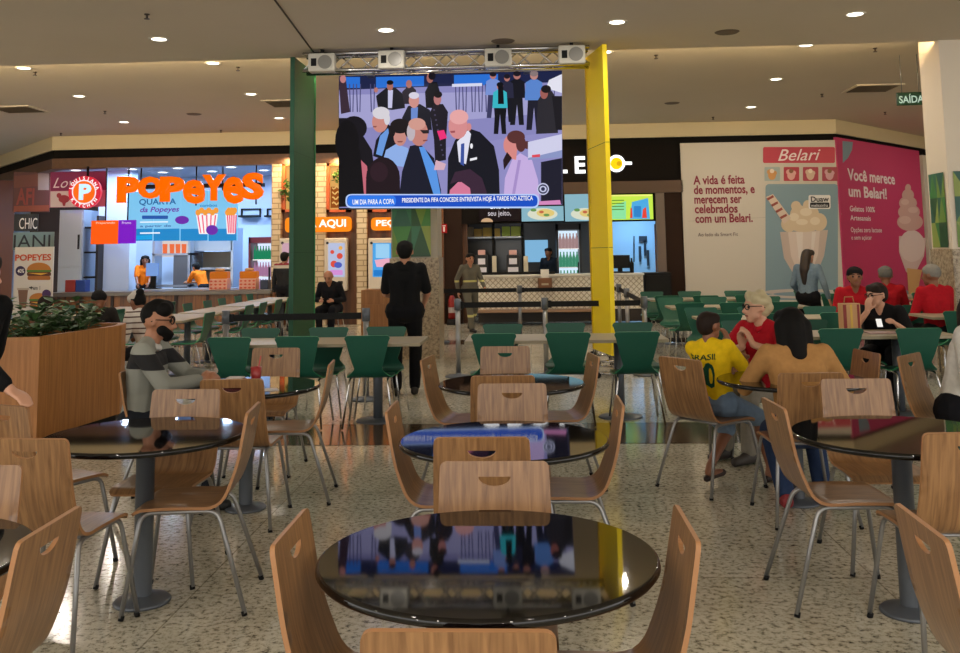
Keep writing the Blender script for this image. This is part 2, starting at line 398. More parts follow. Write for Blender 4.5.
# ================================================================== CHICKEN SHOP (left)
Yw = 25.4                                            # back wall of both shop rooms
xk0, xk1 = BW.at(272, 230).x, BW.at(391, 230).x      # the order-kiosk bay
xs0, xs1 = BW.at(458, 230).x, BW.at(684, 230).x      # the pasta shop
TILE = mat('white_tile_blue_cast', 'c6d6ee', .35); WALLBLUECAST = mat('white_wall_blue_cast', '9ec4ee', .5)  # white tile and wall; the blue light cast is put into their colour
bm = bmesh.new(); bx(bm, -15.9, Yw, 0, xk0, Yw + .15, 3.9)
struct('wall_shop', bm, TILE)
bm = bmesh.new(); bx(bm, xk0 - .1, YB + .3, 0, xk0, Yw, 3.9); struct('wall_shop_side', bm, WALLBLUECAST)
bm = bmesh.new(); prism(bm, [(pL + .3, YB + .32), (xk0, YB + .32), (xk0, Yw), (pL - 3.2, Yw)], 3.72, 3.9, cap=True); struct('ceiling_shop', bm, mat('shop_ceiling', '8f93a0', .6))
# brown lintel under the black band, and the brown post at the far left
bm = bmesh.new(); ribbon(bm, 3.66, 3.9, .3, -.02, path=fold[:2] + [Vector((xs0, YB, 0))] + [Vector((xs0 + .01, YB, 0))]); struct('trim_7', bm, BROWN)
bm = bmesh.new(); q = LW.at(4, 240); box(bm, (q.x - .35, q.y + .35, 1.83), (1.5, .4, 3.66), Matrix.Rotation(math.atan2(-.74, .67), 3, 'Z')); struct('trim_8', bm, mat('orange_brown_post', '6e3a18', .5))
bm = bmesh.new(); A_ = rect(30, 200, 103, 250, Yw - .2); bx(bm, A_[0], Yw - .2, 0, A_[2], Yw - .05, 3.72); struct('wall_shop_left', bm, mat('dark_shop_wall', '3a2a24', .6))
# cool white shop lights
for i, (x, y) in enumerate([(76, 166), (96, 165), (132, 167), (163, 166), (178, 166), (212, 165), (231, 165), (264, 166)]):
    Y = YB + 1.0 + (i % 2) * 1.0
    p = YP(Y).at(x, y); t = thing('shop_downlight', 'round white downlight inside the chicken shop, number %s from its left' % ['one', 'two', 'three', 'four', 'five', 'six', 'seven', 'eight'][i], 'downlight', (p.x, p.y, 3.72), 0, 'chicken shop ceiling lights')
    bm = bmesh.new(); lathe(bm, [(0, -.012), (.11, -.012)], 20); frombm('diffuser', bm, E('f4f8ff', 5), t)
    bm = bmesh.new(); lathe(bm, [(.11, -.014), (.15, -.012), (.155, 0)], 20); frombm('trim_ring', bm, WHITE, t)
    lamp('lamp', 'AREA', (0, 0, -.05), 34 * SHOP_W, (.52, .72, 1.0), .2, parent=t)
# counter
Yc = 20.5; zc = .84
P = YP(Yc); cx0, cx1 = P.at(48, 292).x, P.at(271, 290).x
t = thing('service_counter', 'long low shop counter with brown slatted front under the orange letters', 'counter', ((cx0 + cx1) / 2, Yc, 0))
L_ = cx1 - cx0
bm = bmesh.new(); bx(bm, -L_ / 2, -.02, zc - .09, L_ / 2, .75, zc, 0, .01); frombm('countertop', bm, mat('counter_stone', '6a6258', .3), t)
bm = bmesh.new(); bx(bm, -L_ / 2 + .05, .08, 0, L_ / 2 - .05, .7, zc - .09); frombm('front_panel', bm, COUNTERWOOD, t)
for s in range(1, 7):
    bm = bmesh.new(); x = -L_ / 2 + L_ * s / 7; bx(bm, x - .03, .05, 0, x + .03, .08, zc - .09); frombm('cover_strip', bm, mat('strip_dark', '2e1a10', .5), t)
# letters
Lm = mat('orange_letter_face', 'ff6a00', .4, emit=1.0); Ls = mat('orange_letter_side', '7a2c00', .5)
P = YP(YB - .22)
t = thing('shop_sign', 'large glowing orange letters hung across the chicken shop front', 'sign', P.at(190, 205))
inv = Matrix.Translation(-t.location)
for ch, x0, y0, x1, y1 in [('P', 118, 177, 140, 203), ('O', 139, 177, 163, 199), ('P', 161, 177, 185, 202), ('e', 184, 180, 205, 204), ('Y', 203, 175, 226, 201), ('e', 224, 177, 244, 204), ('S', 243, 173, 264, 200)]:
    o = text('sign_letter', ch, x0, y0, x1, y1, P, [Lm], t, bold=.035 if ch == 'e' else .055, off=0, ext=.1); o.data.transform(inv)
for x in (128, 196, 256):
    bm = bmesh.new(); a = P.at(x, 205, -.32); cyl(bm, (a.x, a.y, 2.75), (a.x, a.y, 3.72), .018, n=8); bm.transform(inv); frombm('hanging_rod', bm, BLACK, t)
bm = bmesh.new(); a = P.at(122, 187, -.1); b = P.at(262, 184, -.1); bx(bm, a.x, a.y - .02, a.z - .04, b.x, a.y + .25, a.z + .04); bm.transform(inv); frombm('mounting_rail', bm, BLACK, t)
# menu board: four lit screens
P = YP(YB + .35)
t = thing('menu_board', 'wide light blue lit menu screen of four panels below the orange letters', 'screen', P.at(181, 218)); inv = Matrix.Translation(-t.location)
xs = [126, 153, 180, 208, 237]
for i in range(4):
    A = P.at(xs[i] + .4, 241, 0); B = P.at(xs[i + 1] - .4, 241, 0); top = P.at(xs[i], 192 - i * .4, 0).z
    bm = bmesh.new(); bx(bm, A.x, A.y, A.z, B.x, A.y + .08, top); bm.transform(inv); frombm('screen_panel', bm, E('7cc4ee', 1.0), t)
for x in (140, 222):
    bm = bmesh.new(); a = P.at(x, 196); bx(bm, a.x - .015, a.y + .03, a.z - .1, a.x + .015, a.y + .06, 3.73); bm.transform(inv); frombm('hanging_rod', bm, BLACK, t)
ar = Art(P, .006)
ar.add(E('1f86c8', 1), *[[(xs[i] + .6, 229), (xs[i + 1] - .6, 228.5), (xs[i + 1] - .6, 240.6), (xs[i] + .6, 241)] for i in range(4)])
ar.add(E('1aa0e0', 1), [(127, 236), (152, 235), (152, 239), (127, 240)])
for cx, w_ in ((207, 11), (231, 5.5)):
    ar.add(E('f6f2f4', 1), [(cx - w_, 214), (cx + w_, 214), (cx + w_ * .72, 234), (cx - w_ * .72, 234)])
    for k in range(5): ar.add(E('f0547a', 1), [(cx - w_ + 1.2 + k * w_ * .4, 215), (cx - w_ + 2.6 + k * w_ * .4, 215), (cx - w_ * .72 + 2.3 + k * w_ * .29, 233), (cx - w_ * .72 + 1.2 + k * w_ * .29, 233)])
    ar.add(E('f09a3a', 1), *[ell(cx - w_ + 2 + k * (w_ * 2 - 4) / 5, 212.5 - (k % 2) * 2, 2.6, 3) for k in range(6)])
ar.add(E('6a2aa8', 1), ell(182, 220, 7, 4.2), ell(212, 230, 6, 5))
ar.add(E('2456a8', 1), rr(142, 215.5, 168, 219, 1))
ar.add(E('e8f4ff', 1), [(140, 232.5), (160, 232.2), (160, 233.6), (140, 233.9)], [(140, 221.6), (168, 221.2), (168, 222.4), (140, 222.8)])
o = ar.done('screen_picture', t); o.data.transform(inv)
for s, x0, y0, x1, y1, c, it in [('QUARTA', 139, 199, 176, 206, '1c5f9c', 0), ('da Popeyes', 139, 207, 178, 214, '6a2aa8', .05), ('a partir de', 140, 225, 171, 228, '3a62a8', 0), ('combos', 200, 204, 217, 207, '1c7fc0', 0), ('15%', 178, 218, 187, 222, 'ffffff', 0), ('29,90', 208, 228, 217, 232, 'ffffff', 0)]:
    o = text('screen_lettering', s, x0, y0, x1, y1, P, E(c, 1), t, off=.03, italic=it, bold=.02); o.data.transform(inv)
# round emblem
P = YP(YB - .15)
t = thing('round_emblem', 'round red and orange lit emblem with a pale letter in its middle', 'sign', P.at(84, 192)); inv = Matrix.Translation(-t.location)
bm = bmesh.new(); c0 = P.at(84, 192); cyl(bm, (c0.x, c0.y, c0.z), (c0.x, c0.y + .14, c0.z), .37, n=40, mi=0); bm.transform(inv); frombm('disc', bm, E('d8263a', 1.0), t)
bm = bmesh.new(); cyl(bm, (c0.x, YB + .012, c0.z), (c0.x, YB + .012, 3.7), .03, n=8); bm.transform(inv); frombm('hanging_rod', bm, BLACK, t)
ar = Art(P, .006); ar.add(E('ffe8ee', 1), ell(84, 192, 12.2, 12.2, 36)); ar.add(E('ff6a10', 1), ell(84, 192, 11, 11, 36)); o = ar.done('disc_face', t); o.data.transform(inv)
o = text('emblem_letter', 'P', 78.5, 184, 91, 200, P, E('c8ecff', 1.1), t, bold=.05, off=.03); o.data.transform(inv)
def arctext(s, cx, cy, R, a0, a1, h, P, m, parent, inv, flip=False):
    n = len(s)
    for i, ch in enumerate(s):
        a = math.radians(a0 + (a1 - a0) * (i + .5) / n); me = text_mesh(ch, .03)
        x = [v.co.x for v in me.vertices]; y = [v.co.y for v in me.vertices]
        mx_, my_ = (min(x) + max(x)) / 2, (min(y) + max(y)) / 2; k = h / .73
        ctr = P.at(cx + R * math.cos(a), cy - R * math.sin(a), .012); up = Vector((math.cos(a), 0, math.sin(a))) * (-1 if flip else 1); rt = Vector((up.z, 0, -up.x))
        for v in me.vertices: v.co = ctr + rt * ((v.co.x - mx_) * k) + up * ((v.co.y - my_) * k)
        me.transform(inv); new('emblem_lettering', me, m, parent)
arctext('LOUISIANA', 84, 192, 13.9, 172, 8, .075, P, E('ffffff', 1), t, inv)
arctext('KITCHEN', 84, 192, 13.9, 206, 334, .075, P, E('ffffff', 1), t, inv, True)
# posters beside the emblem
P = YP(YB + .3)
def board(name, label, cat, P, x0, y0, x1, y1, m, th=.06, group=None, part='panel'):
    A = P.at(x0, (y0 + y1) / 2); B = P.at(x1, (y0 + y1) / 2); mx_ = (x0 + x1) / 2
    z0, z1 = P.at(mx_, y1).z, P.at(mx_, y0).z
    t = thing(name, label, cat, ((A.x + B.x) / 2, (A.y + B.y) / 2, z0), math.atan2(P.u.y, P.u.x), group)
    L = (B - A).dot(P.u); bm = bmesh.new(); bx(bm, -L / 2, 0, 0, L / 2, th, z1 - z0); frombm(part, bm, m, t)
    t['_w'] = L; del t['_w']
    return t, (Matrix.Translation(t.location) @ Matrix.Rotation(t.rotation_euler.z, 4, 'Z')).inverted()
t, inv = board('wall_poster', 'purple and pale poster panel behind the round emblem', 'poster', P, 50, 172, 106, 207, pr('c87a9a'))
ar = Art(P, .004); ar.add(pr('8a1f5a'), [(50.5, 172), (106, 171), (106, 190), (50.5, 191)]); ar.add(pr('e8d4d8'), [(50.5, 191.5), (78, 191), (78, 207), (50.5, 207)])
ar.add(pr('b03a4a'), ell(64, 199, 5.5, 4), ell(59, 195.5, 2.4, 2.6), [(68, 199), (73, 193), (71, 201)], [(62, 202), (66, 202), (65, 206), (63, 206)]); o = ar.done('print', t); o.data.transform(inv)
o = text('print_lettering', 'Lov', 53, 178, 73, 188, P, pr('f2dcea'), t, italic=.2, off=.02); o.data.transform(inv)
# dark red / brick side band with shop words
P2 = Plane((YP(YB + .8).at(14, 230)), (.35, -.94, 0))
t, inv = board('wall_sign', 'dim red poster wall at left end of the chicken shop', 'sign', P2, 13, 172, 50, 212, pr('4e1c18'), .05)
ar = Art(P2, .004); ar.add(pr('5e2616'), [(14, 176), (38, 174), (38, 186), (14, 188)]); ar.add(pr('8a7468'), [(38, 172), (49, 171), (49, 190), (38, 190)]); ar.add(pr('7a3014'), [(14, 206), (49, 205), (49, 211), (14, 212)]); o = ar.done('print', t); o.data.transform(inv)
o = text('print_lettering', 'AFI', 16, 188, 34, 205, P2, pr('7a2416'), t, bold=.03, off=.02); o.data.transform(inv)
t, inv = board('wall_sign', 'black board reading CHIC with brick wall below it', 'sign', P2, 14, 214, 38, 231, pr('0e0c0c'), .05)
o = text('print_lettering', 'CHIC', 19, 218, 37, 229, P2, pr('d8cfc0'), t, off=.01); o.data.transform(inv)
t, inv = board('wall_sign', 'grey green board with large black letters IANI', 'sign', P2, 13, 232, 54, 250, pr('6c7f76'), .05)
o = text('print_lettering', 'IANI', 13.5, 235, 50, 248, P2, pr('141414'), t, off=.01); o.data.transform(inv)
# orange / purple order screens
P = YP(YB + .1)
t, inv = board('order_screen', 'orange lit order screen left of the purple one', 'screen', P, 91, 220.5, 118, 244, E('ff5a0a', 1.0), .07)
bm = bmesh.new(); bx(bm, -.012, .02, .1, .012, .05, 3.7 - t.location.z); frombm('hanging_rod', bm, BLACK, t)
o = text('screen_lettering', 'Preparando', 96, 222, 115, 224.5, P, E('ffe0c0', 1), t, off=.01); o.data.transform(inv)
t, inv = board('order_screen', 'purple lit order screen beside the orange one', 'screen', P, 118.3, 220, 135, 243.5, E('7a16c0', 1.0), .07)
bm = bmesh.new(); bx(bm, -.012, .02, .1, .012, .05, 3.7 - t.location.z); frombm('hanging_rod', bm, BLACK, t)
o = text('screen_lettering', 'Pronto', 122, 221.6, 131, 224, P, E('f0d8ff', 1), t, off=.01); o.data.transform(inv)
# white brick pier
BRICKW = mat('white_brick', 'dcd8d4', .5)
bm = bmesh.new(); A = rect(98, 170, 130, 292, YB + 1.4); bx(bm, A[0], YB + 1.4, 0, A[2], YB + 1.8, 3.72); struct('column_shop', bm, TILE)
# tall steel cooler and kitchen
def at_floor(name, label, cat, x0, x1, y, Y, group=None):
    P = YP(Y); a, b = P.at(x0, y).x, P.at(x1, y).x; return thing(name, label, cat, ((a + b) / 2, Y, 0), 0, group), b - a
STEELK = mat('kitchen_steel', 'aeb6c2', .3, .6)
t, wd = at_floor('steel_cabinet', 'tall steel two-door cabinet left of the white tiled pier', 'cabinet', 58, 82, 250, YB + 1.0)
bm = bmesh.new(); bx(bm, -wd / 2, .03, 0, wd / 2, .8, 2.75); frombm('body', bm, STEELK, t)
for z0, z1 in ((.15, 1.36), (1.4, 2.7)):
    bm = bmesh.new(); bx(bm, -wd / 2 + .02, 0, z0, wd / 2 - .02, .03, z1, 0, .008); d_ = frombm('door', bm, STEELK, t)
    bm = bmesh.new(); bx(bm, wd / 2 - .1, -.04, z0 + .4, wd / 2 - .07, 0, z0 + .75); frombm('handle', bm, BLACK, d_)
t, wd = at_floor('dark_rack', 'dark equipment rack between steel cabinet and white pier', 'rack', 82, 97, 250, YB + 1.1)
for i in range(4):
    bm = bmesh.new(); bx(bm, -wd / 2, 0, .5 + i * .6, wd / 2, .6, .54 + i * .6); frombm('shelf', bm, BLACK, t)
for sx in (-1, 1):
    bm = bmesh.new(); bx(bm, sx * wd / 2 - .03, 0, 0, sx * wd / 2 + .03, .6, 2.6); frombm('side_panel', bm, mat('rack_dark', '201a1a', .5), t)
def on_counter(name, label, cat, x0, y0, x1, y1, Y, m, dep=.25, base=None, group=None, part=None):
    A = rect(x0, y0, x1, y1, Y); z0 = A[1] if base is None else base
    bm = bmesh.new(); bx(bm, A[0], Y, z0, A[2], Y + dep, A[3], 0, .01); o = frombm(name, bm, m); tag(o, label, cat, group); return o
on_counter('napkin_box', 'small red box on the counter beside a blue one', 'box', 65, 280, 75, 288, Yc + .3, mat('red_box', 'a83a30', .5), base=zc)
on_counter('napkin_box', 'small blue box on the counter beside a red one', 'box', 75.5, 280, 85, 288, Yc + .3, mat('blue_box', '2a4a9a', .5), base=zc)
# back counter with hood, heated shelf
t, wd = at_floor('kitchen_hood', 'steel hood and heated shelves at right of the kitchen opening', 'kitchen unit', 192, 232, 250, YB + 2.2)
for z0, z1, m in ((1.72, 2.0, STEELK), (1.25, 1.3, STEELK), (.85, .9, STEELK)):
    bm = bmesh.new(); bx(bm, -wd / 2, 0, z0, wd / 2, .8, z1); frombm('shelf', bm, m, t)
for sx in (-1, 1):
    bm = bmesh.new(); bx(bm, sx * wd / 2 - .03, 0, 0, sx * wd / 2 + .03, .8, 2.3); frombm('upright', bm, STEELK, t)
bm = bmesh.new(); bx(bm, -wd / 2 + .04, .7, .9, wd / 2 - .04, .75, 1.7); frombm('back_panel', bm, mat('beige_back', 'c8b8a0', .4), t)  # plain beige panel behind the heated shelves
t, wd = at_floor('steel_shelf_unit', 'steel partition and shelf behind the till screen', 'kitchen unit', 152, 190, 260, YB + 1.9)
for z in (1.62, .84):
    bm = bmesh.new(); bx(bm, -wd / 2, 0, z, wd / 2, .5, z + .05); frombm('shelf', bm, STEELK, t)
bm = bmesh.new(); bx(bm, wd * .06, .02, 0, wd / 2, .1, 1.62); frombm('panel', bm, mat('steel_dark', '6a7078', .35, .5), t)
for sx in (-1, 1):
    bm = bmesh.new(); bx(bm, sx * (wd / 2 - .03) - .03, 0, 0, sx * (wd / 2 - .03) + .03, .5, 2.3); frombm('upright', bm, STEELK, t)
P = YP(YB + 3.2)
t, inv = board('wall_menu', 'orange and white food picture on the kitchen back wall', 'poster', P, 158, 240, 188, 257, E('e8d8d0', .8), .05)
ar = Art(P, .01)
for i, x in enumerate((165, 172, 178, 184)): ar.add(E('f07040', .9), [(x - 2.5, 244), (x + 2.5, 244), (x + 2, 254), (x - 2, 254)])
o = ar.done('print', t); o.data.transform(inv)
# till
P = YP(YB + .6)
t, inv = board('till_screen', 'till with pale blue screen beside the counter worker', 'till', P, 146, 263, 158, 276, E('7aa0e0', .9), .05)
bm = bmesh.new(); A = P.at(152, 276); bx(bm, A.x - .06, A.y + .05, zc, A.x + .06, A.y + .12, A.z + .02); bx(bm, A.x - .16, A.y - .05, zc, A.x + .16, A.y + .2, zc + .02); bm.transform(inv); frombm('stand', bm, BLACK, t)
t, wd = at_floor('work_table', 'steel work table behind the counter', 'table', 134, 236, 280, YB + .5)
bm = bmesh.new(); bx(bm, -wd / 2, 0, zc - .06, wd / 2, .6, zc, 0); frombm('table_top', bm, STEELK, t)
bm = bmesh.new(); bx(bm, -wd / 2, .05, .3, wd / 2, .55, .34); frombm('shelf', bm, STEELK, t)
for sx in (-1, -.33, .33, 1):
    bm = bmesh.new(); bx(bm, sx * (wd / 2 - .04) - .03, .04, 0, sx * (wd / 2 - .04) + .03, .56, zc - .06); frombm('leg', bm, STEELK, t)
# orange packaging stacks on the counter
for i, (x0, x1) in enumerate(((209, 227), (239, 256))):
    A = rect(x0, 266, x1, 288, Yc + .35); cx = (A[0] + A[2]) / 2; ww = A[2] - A[0]
    t = thing('snack_display', ['orange topped snack display on the counter, nearer the kitchen hood', 'orange topped snack display on the counter, nearer the drinks fridge'][i], 'display', (cx, Yc + .35, zc), 0, 'orange displays on the counter')
    bm = bmesh.new(); bx(bm, -ww / 2, 0, 0, ww / 2, .28, .24, 0, .01); frombm('carton', bm, mat('pink_print_carton', 'e8a890', .5), t)
    bm = bmesh.new()
    for r_ in range(3):
        for q in range(4):
            x = -ww / 2 + ww * (q + .5) / 4; bm.faces.new([bm.verts.new((x + dx * .04, -.004, .04 + r_ * .075 + dz * .022)) for dx, dz in ((-1, 0), (0, -1), (1, 0), (0, 1))])
    frombm('print', bm, pr('d85030'), t)
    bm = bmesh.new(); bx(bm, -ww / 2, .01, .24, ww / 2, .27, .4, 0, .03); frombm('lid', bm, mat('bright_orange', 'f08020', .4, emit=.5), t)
    bm = bmesh.new(); bx(bm, -ww / 4, .08, .4, ww / 4, .2, .47, 0, .03); frombm('tab', bm, mat('tan_paper', 'c89a6a', .5), t)
# drinks fridge
def fridge(short, label, x0, x1, y0, y1, Y, frame, rows, glow, name='drinks_fridge', cols=7):
    A = rect(x0, y0, x1, y1, Y); wd = A[2] - A[0]; top = A[3]
    t = thing(name, label, 'fridge', ((A[0] + A[2]) / 2, Y, 0))
    bm = bmesh.new(); bx(bm, -wd / 2, .1, 0, -wd / 2 + .05, .75, top); bx(bm, wd / 2 - .05, .1, 0, wd / 2, .75, top); bx(bm, -wd / 2, .1, top - .14, wd / 2, .75, top); bx(bm, -wd / 2, .1, 0, wd / 2, .75, .25); bx(bm, -wd / 2, .7, 0, wd / 2, .75, top); frombm('cabinet', bm, frame, t)
    bm = bmesh.new(); bx(bm, -wd / 2 + .06, .68, .26, wd / 2 - .06, .69, top - .15); frombm('light_panel', bm, E(glow, 1.1), t)
    n = len(rows); hh = (top - .42) / n
    for i, c in enumerate(rows):
        z = .26 + i * hh; bm = bmesh.new(); bx(bm, -wd / 2 + .05, .2, z, wd / 2 - .05, .66, z + .02); sh = frombm('shelf', bm, CHROME, t)
        for q in range(cols):
            x = -wd / 2 + .1 + (wd - .2) * q / (cols - 1); r = min(.05, wd / cols * .4)
            bm = bmesh.new(); h_ = hh * .82; lathe(bm, [(0, 0), (r, 0), (r, h_ * .6), (r * .4, h_ * .85), (r * .4, h_), (0, h_)], 10, c=(x, .32, z + .02))
            o = frombm('bottle', bm, mat('bottle_%s' % c, c, .25, emit=.5)); o.location = t.location; tag(o, 'bottle in the %s shelf row of the %s' % (['lowest', 'second', 'third', 'highest'][i], short), 'bottle', 'bottles in the %s' % short)  # bottle material emits too, so the fridge's light is put into its colour
    bm = bmesh.new(); bx(bm, wd / 2 - .1, .04, .5, wd / 2 - .07, .1, 1.3); frombm('handle', bm, BLACK, t)
fridge('red framed drinks fridge', 'red framed drinks fridge at right end of the chicken shop, rows of lit bottles', 247, 272, 237, 300, YB + 1.4, mat('fridge_red', '7a1c24', .4), ['c8b0e0', 'd8a0d0', 'd89ac8', '2fae7a'], 'd8e4ff')
P = YP(Yw - .1)
for x0, x1, lb in ((238, 258, 'dark wall bracket shelf left of the other, above the fridge'), (264, 273, 'dark wall bracket shelf at right edge above the fridge')):
    A = rect(x0, 208, x1, 217, Yw - .3); t = thing('wall_shelf', lb, 'shelf', ((A[0] + A[2]) / 2, Yw - .3, A[1])); ww = A[2] - A[0]
    bm = bmesh.new(); bx(bm, -ww / 2, 0, 0, ww / 2, .3, .05); bx(bm, -ww / 2, .25, 0, -ww / 2 + .04, .3, .24); bx(bm, ww / 2 - .04, .25, 0, ww / 2, .3, .24); bx(bm, -ww / 2, .25, .2, ww / 2, .3, .24); frombm('bracket', bm, BLACK, t)
on_counter('card_terminal', 'small dark blue card terminal at right end of the counter', 'terminal', 260, 280, 268, 287, Yc + .3, mat('navy_plastic', '14203c', .4), base=zc)

# burger banner stand
P = YP(19.6)
t, inv = board('banner_stand', 'white upright banner with burgers in front of the counter', 'banner', P, 13, 247, 52, 352, pr('d8d2cc'), .03, part='banner_sheet')
zb = t.location.z
ar = Art(P, .003)
for cy, k in ((272, 1.0), (301, .8)):
    cx = 39
    ar.add(pr('b8742c'), ell(cx, cy - 2, 12 * k, 7.5 * k, 20, 180, 360)); ar.add(pr('4c7a2c'), [(cx - 12.5 * k, cy - 2), (cx + 12.5 * k, cy - 2), (cx + 12 * k, cy), (cx - 12 * k, cy)])
    ar.add(pr('5a2c16'), rr(cx - 12 * k, cy, cx + 12 * k, cy + 4 * k, 1.5)); ar.add(pr('e8b23c'), [(cx - 11 * k, cy + 1), (cx + 9 * k, cy + 1), (cx + 2 * k, cy + 3)]); ar.add(pr('a8662a'), rr(cx - 11.5 * k, cy + 4 * k, cx + 11.5 * k, cy + 8 * k, 2.5))
ar.add(pr('2c1a4a'), ell(20.5, 271, 5, 5)); ar.add(pr('3a1a5a'), ell(46.5, 294, 4.5, 4.5)); ar.add(pr('7a5a4a'), [(18, 290), (28, 290), (26, 308), (19.5, 308)]); ar.add(pr('b8a89a'), [(17, 288), (29, 288), (29, 290), (17, 290)])
ar.add(pr('2a2424'), [(29, 287), (33, 287), (33, 288), (29, 288)])
o = ar.done('print', t); o.data.transform(inv)
o = text('print_lettering', 'POPEYES', 15, 254.5, 51, 261, P, pr('c84a1c'), t, bold=.03); o.data.transform(inv)
o = text('print_lettering', '4 em 1', 30, 286, 40, 290, P, pr('2a2424'), t, bold=.01); o.data.transform(inv)
o = text('print_lettering', '40%', 17.5, 269, 24, 273, P, pr('ffffff'), t, bold=.01, off=.04); o.data.transform(inv)

# ================================================================== ORDER KIOSK BAY
P = YP(YB + .1)
bm = bmesh.new(); bx(bm, xk0, YB + .12, 0, xs0 + .2, YB + .3, 3.9); struct('wall_kiosk', bm, woodmat('kiosk_slats', '3e2212', '6e4220', (5, 5, .4), .5))
CREAMB = mat('cream_brick', 'd8c2a0', .6)
_nt = CREAMB.node_tree; _bk = _nt.nodes.new('ShaderNodeTexBrick'); _tc = _nt.nodes.new('ShaderNodeTexCoord'); _mp = _nt.nodes.new('ShaderNodeMapping'); _mp.inputs['Rotation'].default_value = (math.pi / 2, 0, 0)
_bk.inputs['Scale'].default_value = 1; _bk.inputs['Brick Width'].default_value = .3; _bk.inputs['Row Height'].default_value = .12; _bk.inputs['Mortar Size'].default_value = .012
_bk.inputs['Color1'].default_value = lin('dcc8a8'); _bk.inputs['Color2'].default_value = lin('ccb48e'); _bk.inputs['Mortar'].default_value = lin('a08866')
_nt.links.new(_tc.outputs['Object'], _mp.inputs[0]); _nt.links.new(_mp.outputs[0], _bk.inputs['Vector']); _nt.links.new(_bk.outputs[0], _nt.nodes['Principled BSDF'].inputs['Base Color'])
for i, (x0, x1) in enumerate(((272, 281), (312, 326), (357, 367))):
    A = rect(x0, 170, x1, 300, YB); bm = bmesh.new(); bx(bm, A[0], YB - .05, 0, A[2], YB + .12, 3.66); struct('trim_%d' % (9 + i), bm, CREAMB)
def leafball(bm, c, r, n, ls=.09, mi=0, rnd=random):
    for _ in range(n):
        d = Vector((rnd.gauss(0, 1), rnd.gauss(0, .7), rnd.gauss(0, 1))).normalized(); p = Vector(c) + d * r * rnd.uniform(.35, 1)
        a = Vector((rnd.gauss(0, 1), rnd.gauss(0, 1), rnd.gauss(0, .8))).normalized(); s = a.orthogonal().normalized() * ls * .35
        vs = [bm.verts.new(p + q) for q in (-a * ls, s, a * ls, -s)]; f = bm.faces.new(vs); f.material_index = mi
LEAF = mat('leaf_green', '4a6a2c', .5, var=.4, vs=6)
for x0, x1, lb in ((281, 296, 'orange framed wall niche with a leafy plant, left of the green panel'), (325, 350, 'orange framed wall niche with relief picture, right of the green panel'), (368, 391, 'orange framed wall niche behind the big screen')):
    A = rect(x0, 163, x1, 212, YB + .02); ww = A[2] - A[0]; hh = A[3] - A[1]
    t = thing('wall_niche', lb, 'niche', ((A[0] + A[2]) / 2, YB + .1, A[1]))
    bm = bmesh.new(); bx(bm, -ww / 2, -.08, 0, -ww / 2 + .1, .02, hh); bx(bm, ww / 2 - .1, -.08, 0, ww / 2, .02, hh); bx(bm, -ww / 2, -.08, 0, ww / 2, .02, .06); bx(bm, -ww / 2, -.08, hh - .06, ww / 2, .02, hh); frombm('frame', bm, mat('orange_frame', 'c8581c', .4), t)
    bm = bmesh.new(); bx(bm, -ww / 2 + .1, 0, .06, ww / 2 - .1, .015, hh - .06); frombm('lit_back', bm, E('e8b060', .8), t)
    if x0 < 300:
        bm = bmesh.new(); leafball(bm, (0, -.06, hh * .45), .26, 150); frombm('plant', bm, LEAF, t)
    else:
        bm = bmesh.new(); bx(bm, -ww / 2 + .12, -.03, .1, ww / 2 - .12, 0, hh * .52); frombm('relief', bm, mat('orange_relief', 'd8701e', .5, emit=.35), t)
        bm = bmesh.new()
        for j in range(4): tube(bm, [(-ww / 2 + .16 + k * (ww - .32) / 8, -.04, .2 + j * .12 + .03 * math.sin(k * 1.5 + j)) for k in range(9)], .018, 6)
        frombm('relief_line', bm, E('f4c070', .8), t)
        bm = bmesh.new(); leafball(bm, (0, -.03, hh * .72), .16, 60, .07); frombm('plant', bm, LEAF, t)
    lamp('lamp', 'AREA', (0, -.25, hh + .05), 9, (1, .72, .38), .2, (0.5, 0, 0), t)
for x0, x1, y0, y1, s, lb in ((285, 351, 217, 232, 'PEÇA AQUI', 'orange lit order here sign crossed by green panel'), (371, 437, 217, 230, 'PEÇA AQUI', 'orange lit order here sign partly behind middle column')):
    P = YP(YB - .1); A = rect(x0, y0, x1, y1, YB - .1); ww = A[2] - A[0]; hh = A[3] - A[1]
    t = thing('order_sign', lb, 'sign', ((A[0] + A[2]) / 2, YB - .1, A[1]), 0, 'orange order signs')
    bm = bmesh.new(); vs = [bm.verts.new((v.x, 0, v.y)) for v in rounded([(-ww / 2, 0, 0), (ww / 2, 0, 0), (ww / 2, hh, 0), (-ww / 2, hh, 0)], .1)]
    f = bm.faces.new(vs); g = bmesh.ops.extrude_face_region(bm, geom=[f])
    for v in [q for q in g['geom'] if isinstance(q, bmesh.types.BMVert)]: v.co.y += .1
    bmesh.ops.recalc_face_normals(bm, faces=bm.faces); frombm('sign_box', bm, E('ff8a10', 1), t)
    inv = Matrix.Translation(-t.location); o = text('sign_lettering', s, x0 + 5, y0 + 3, x1 - 5, y1 - 2.5, P, E('fffaf0', 1.2), t, bold=.03); o.data.transform(inv)
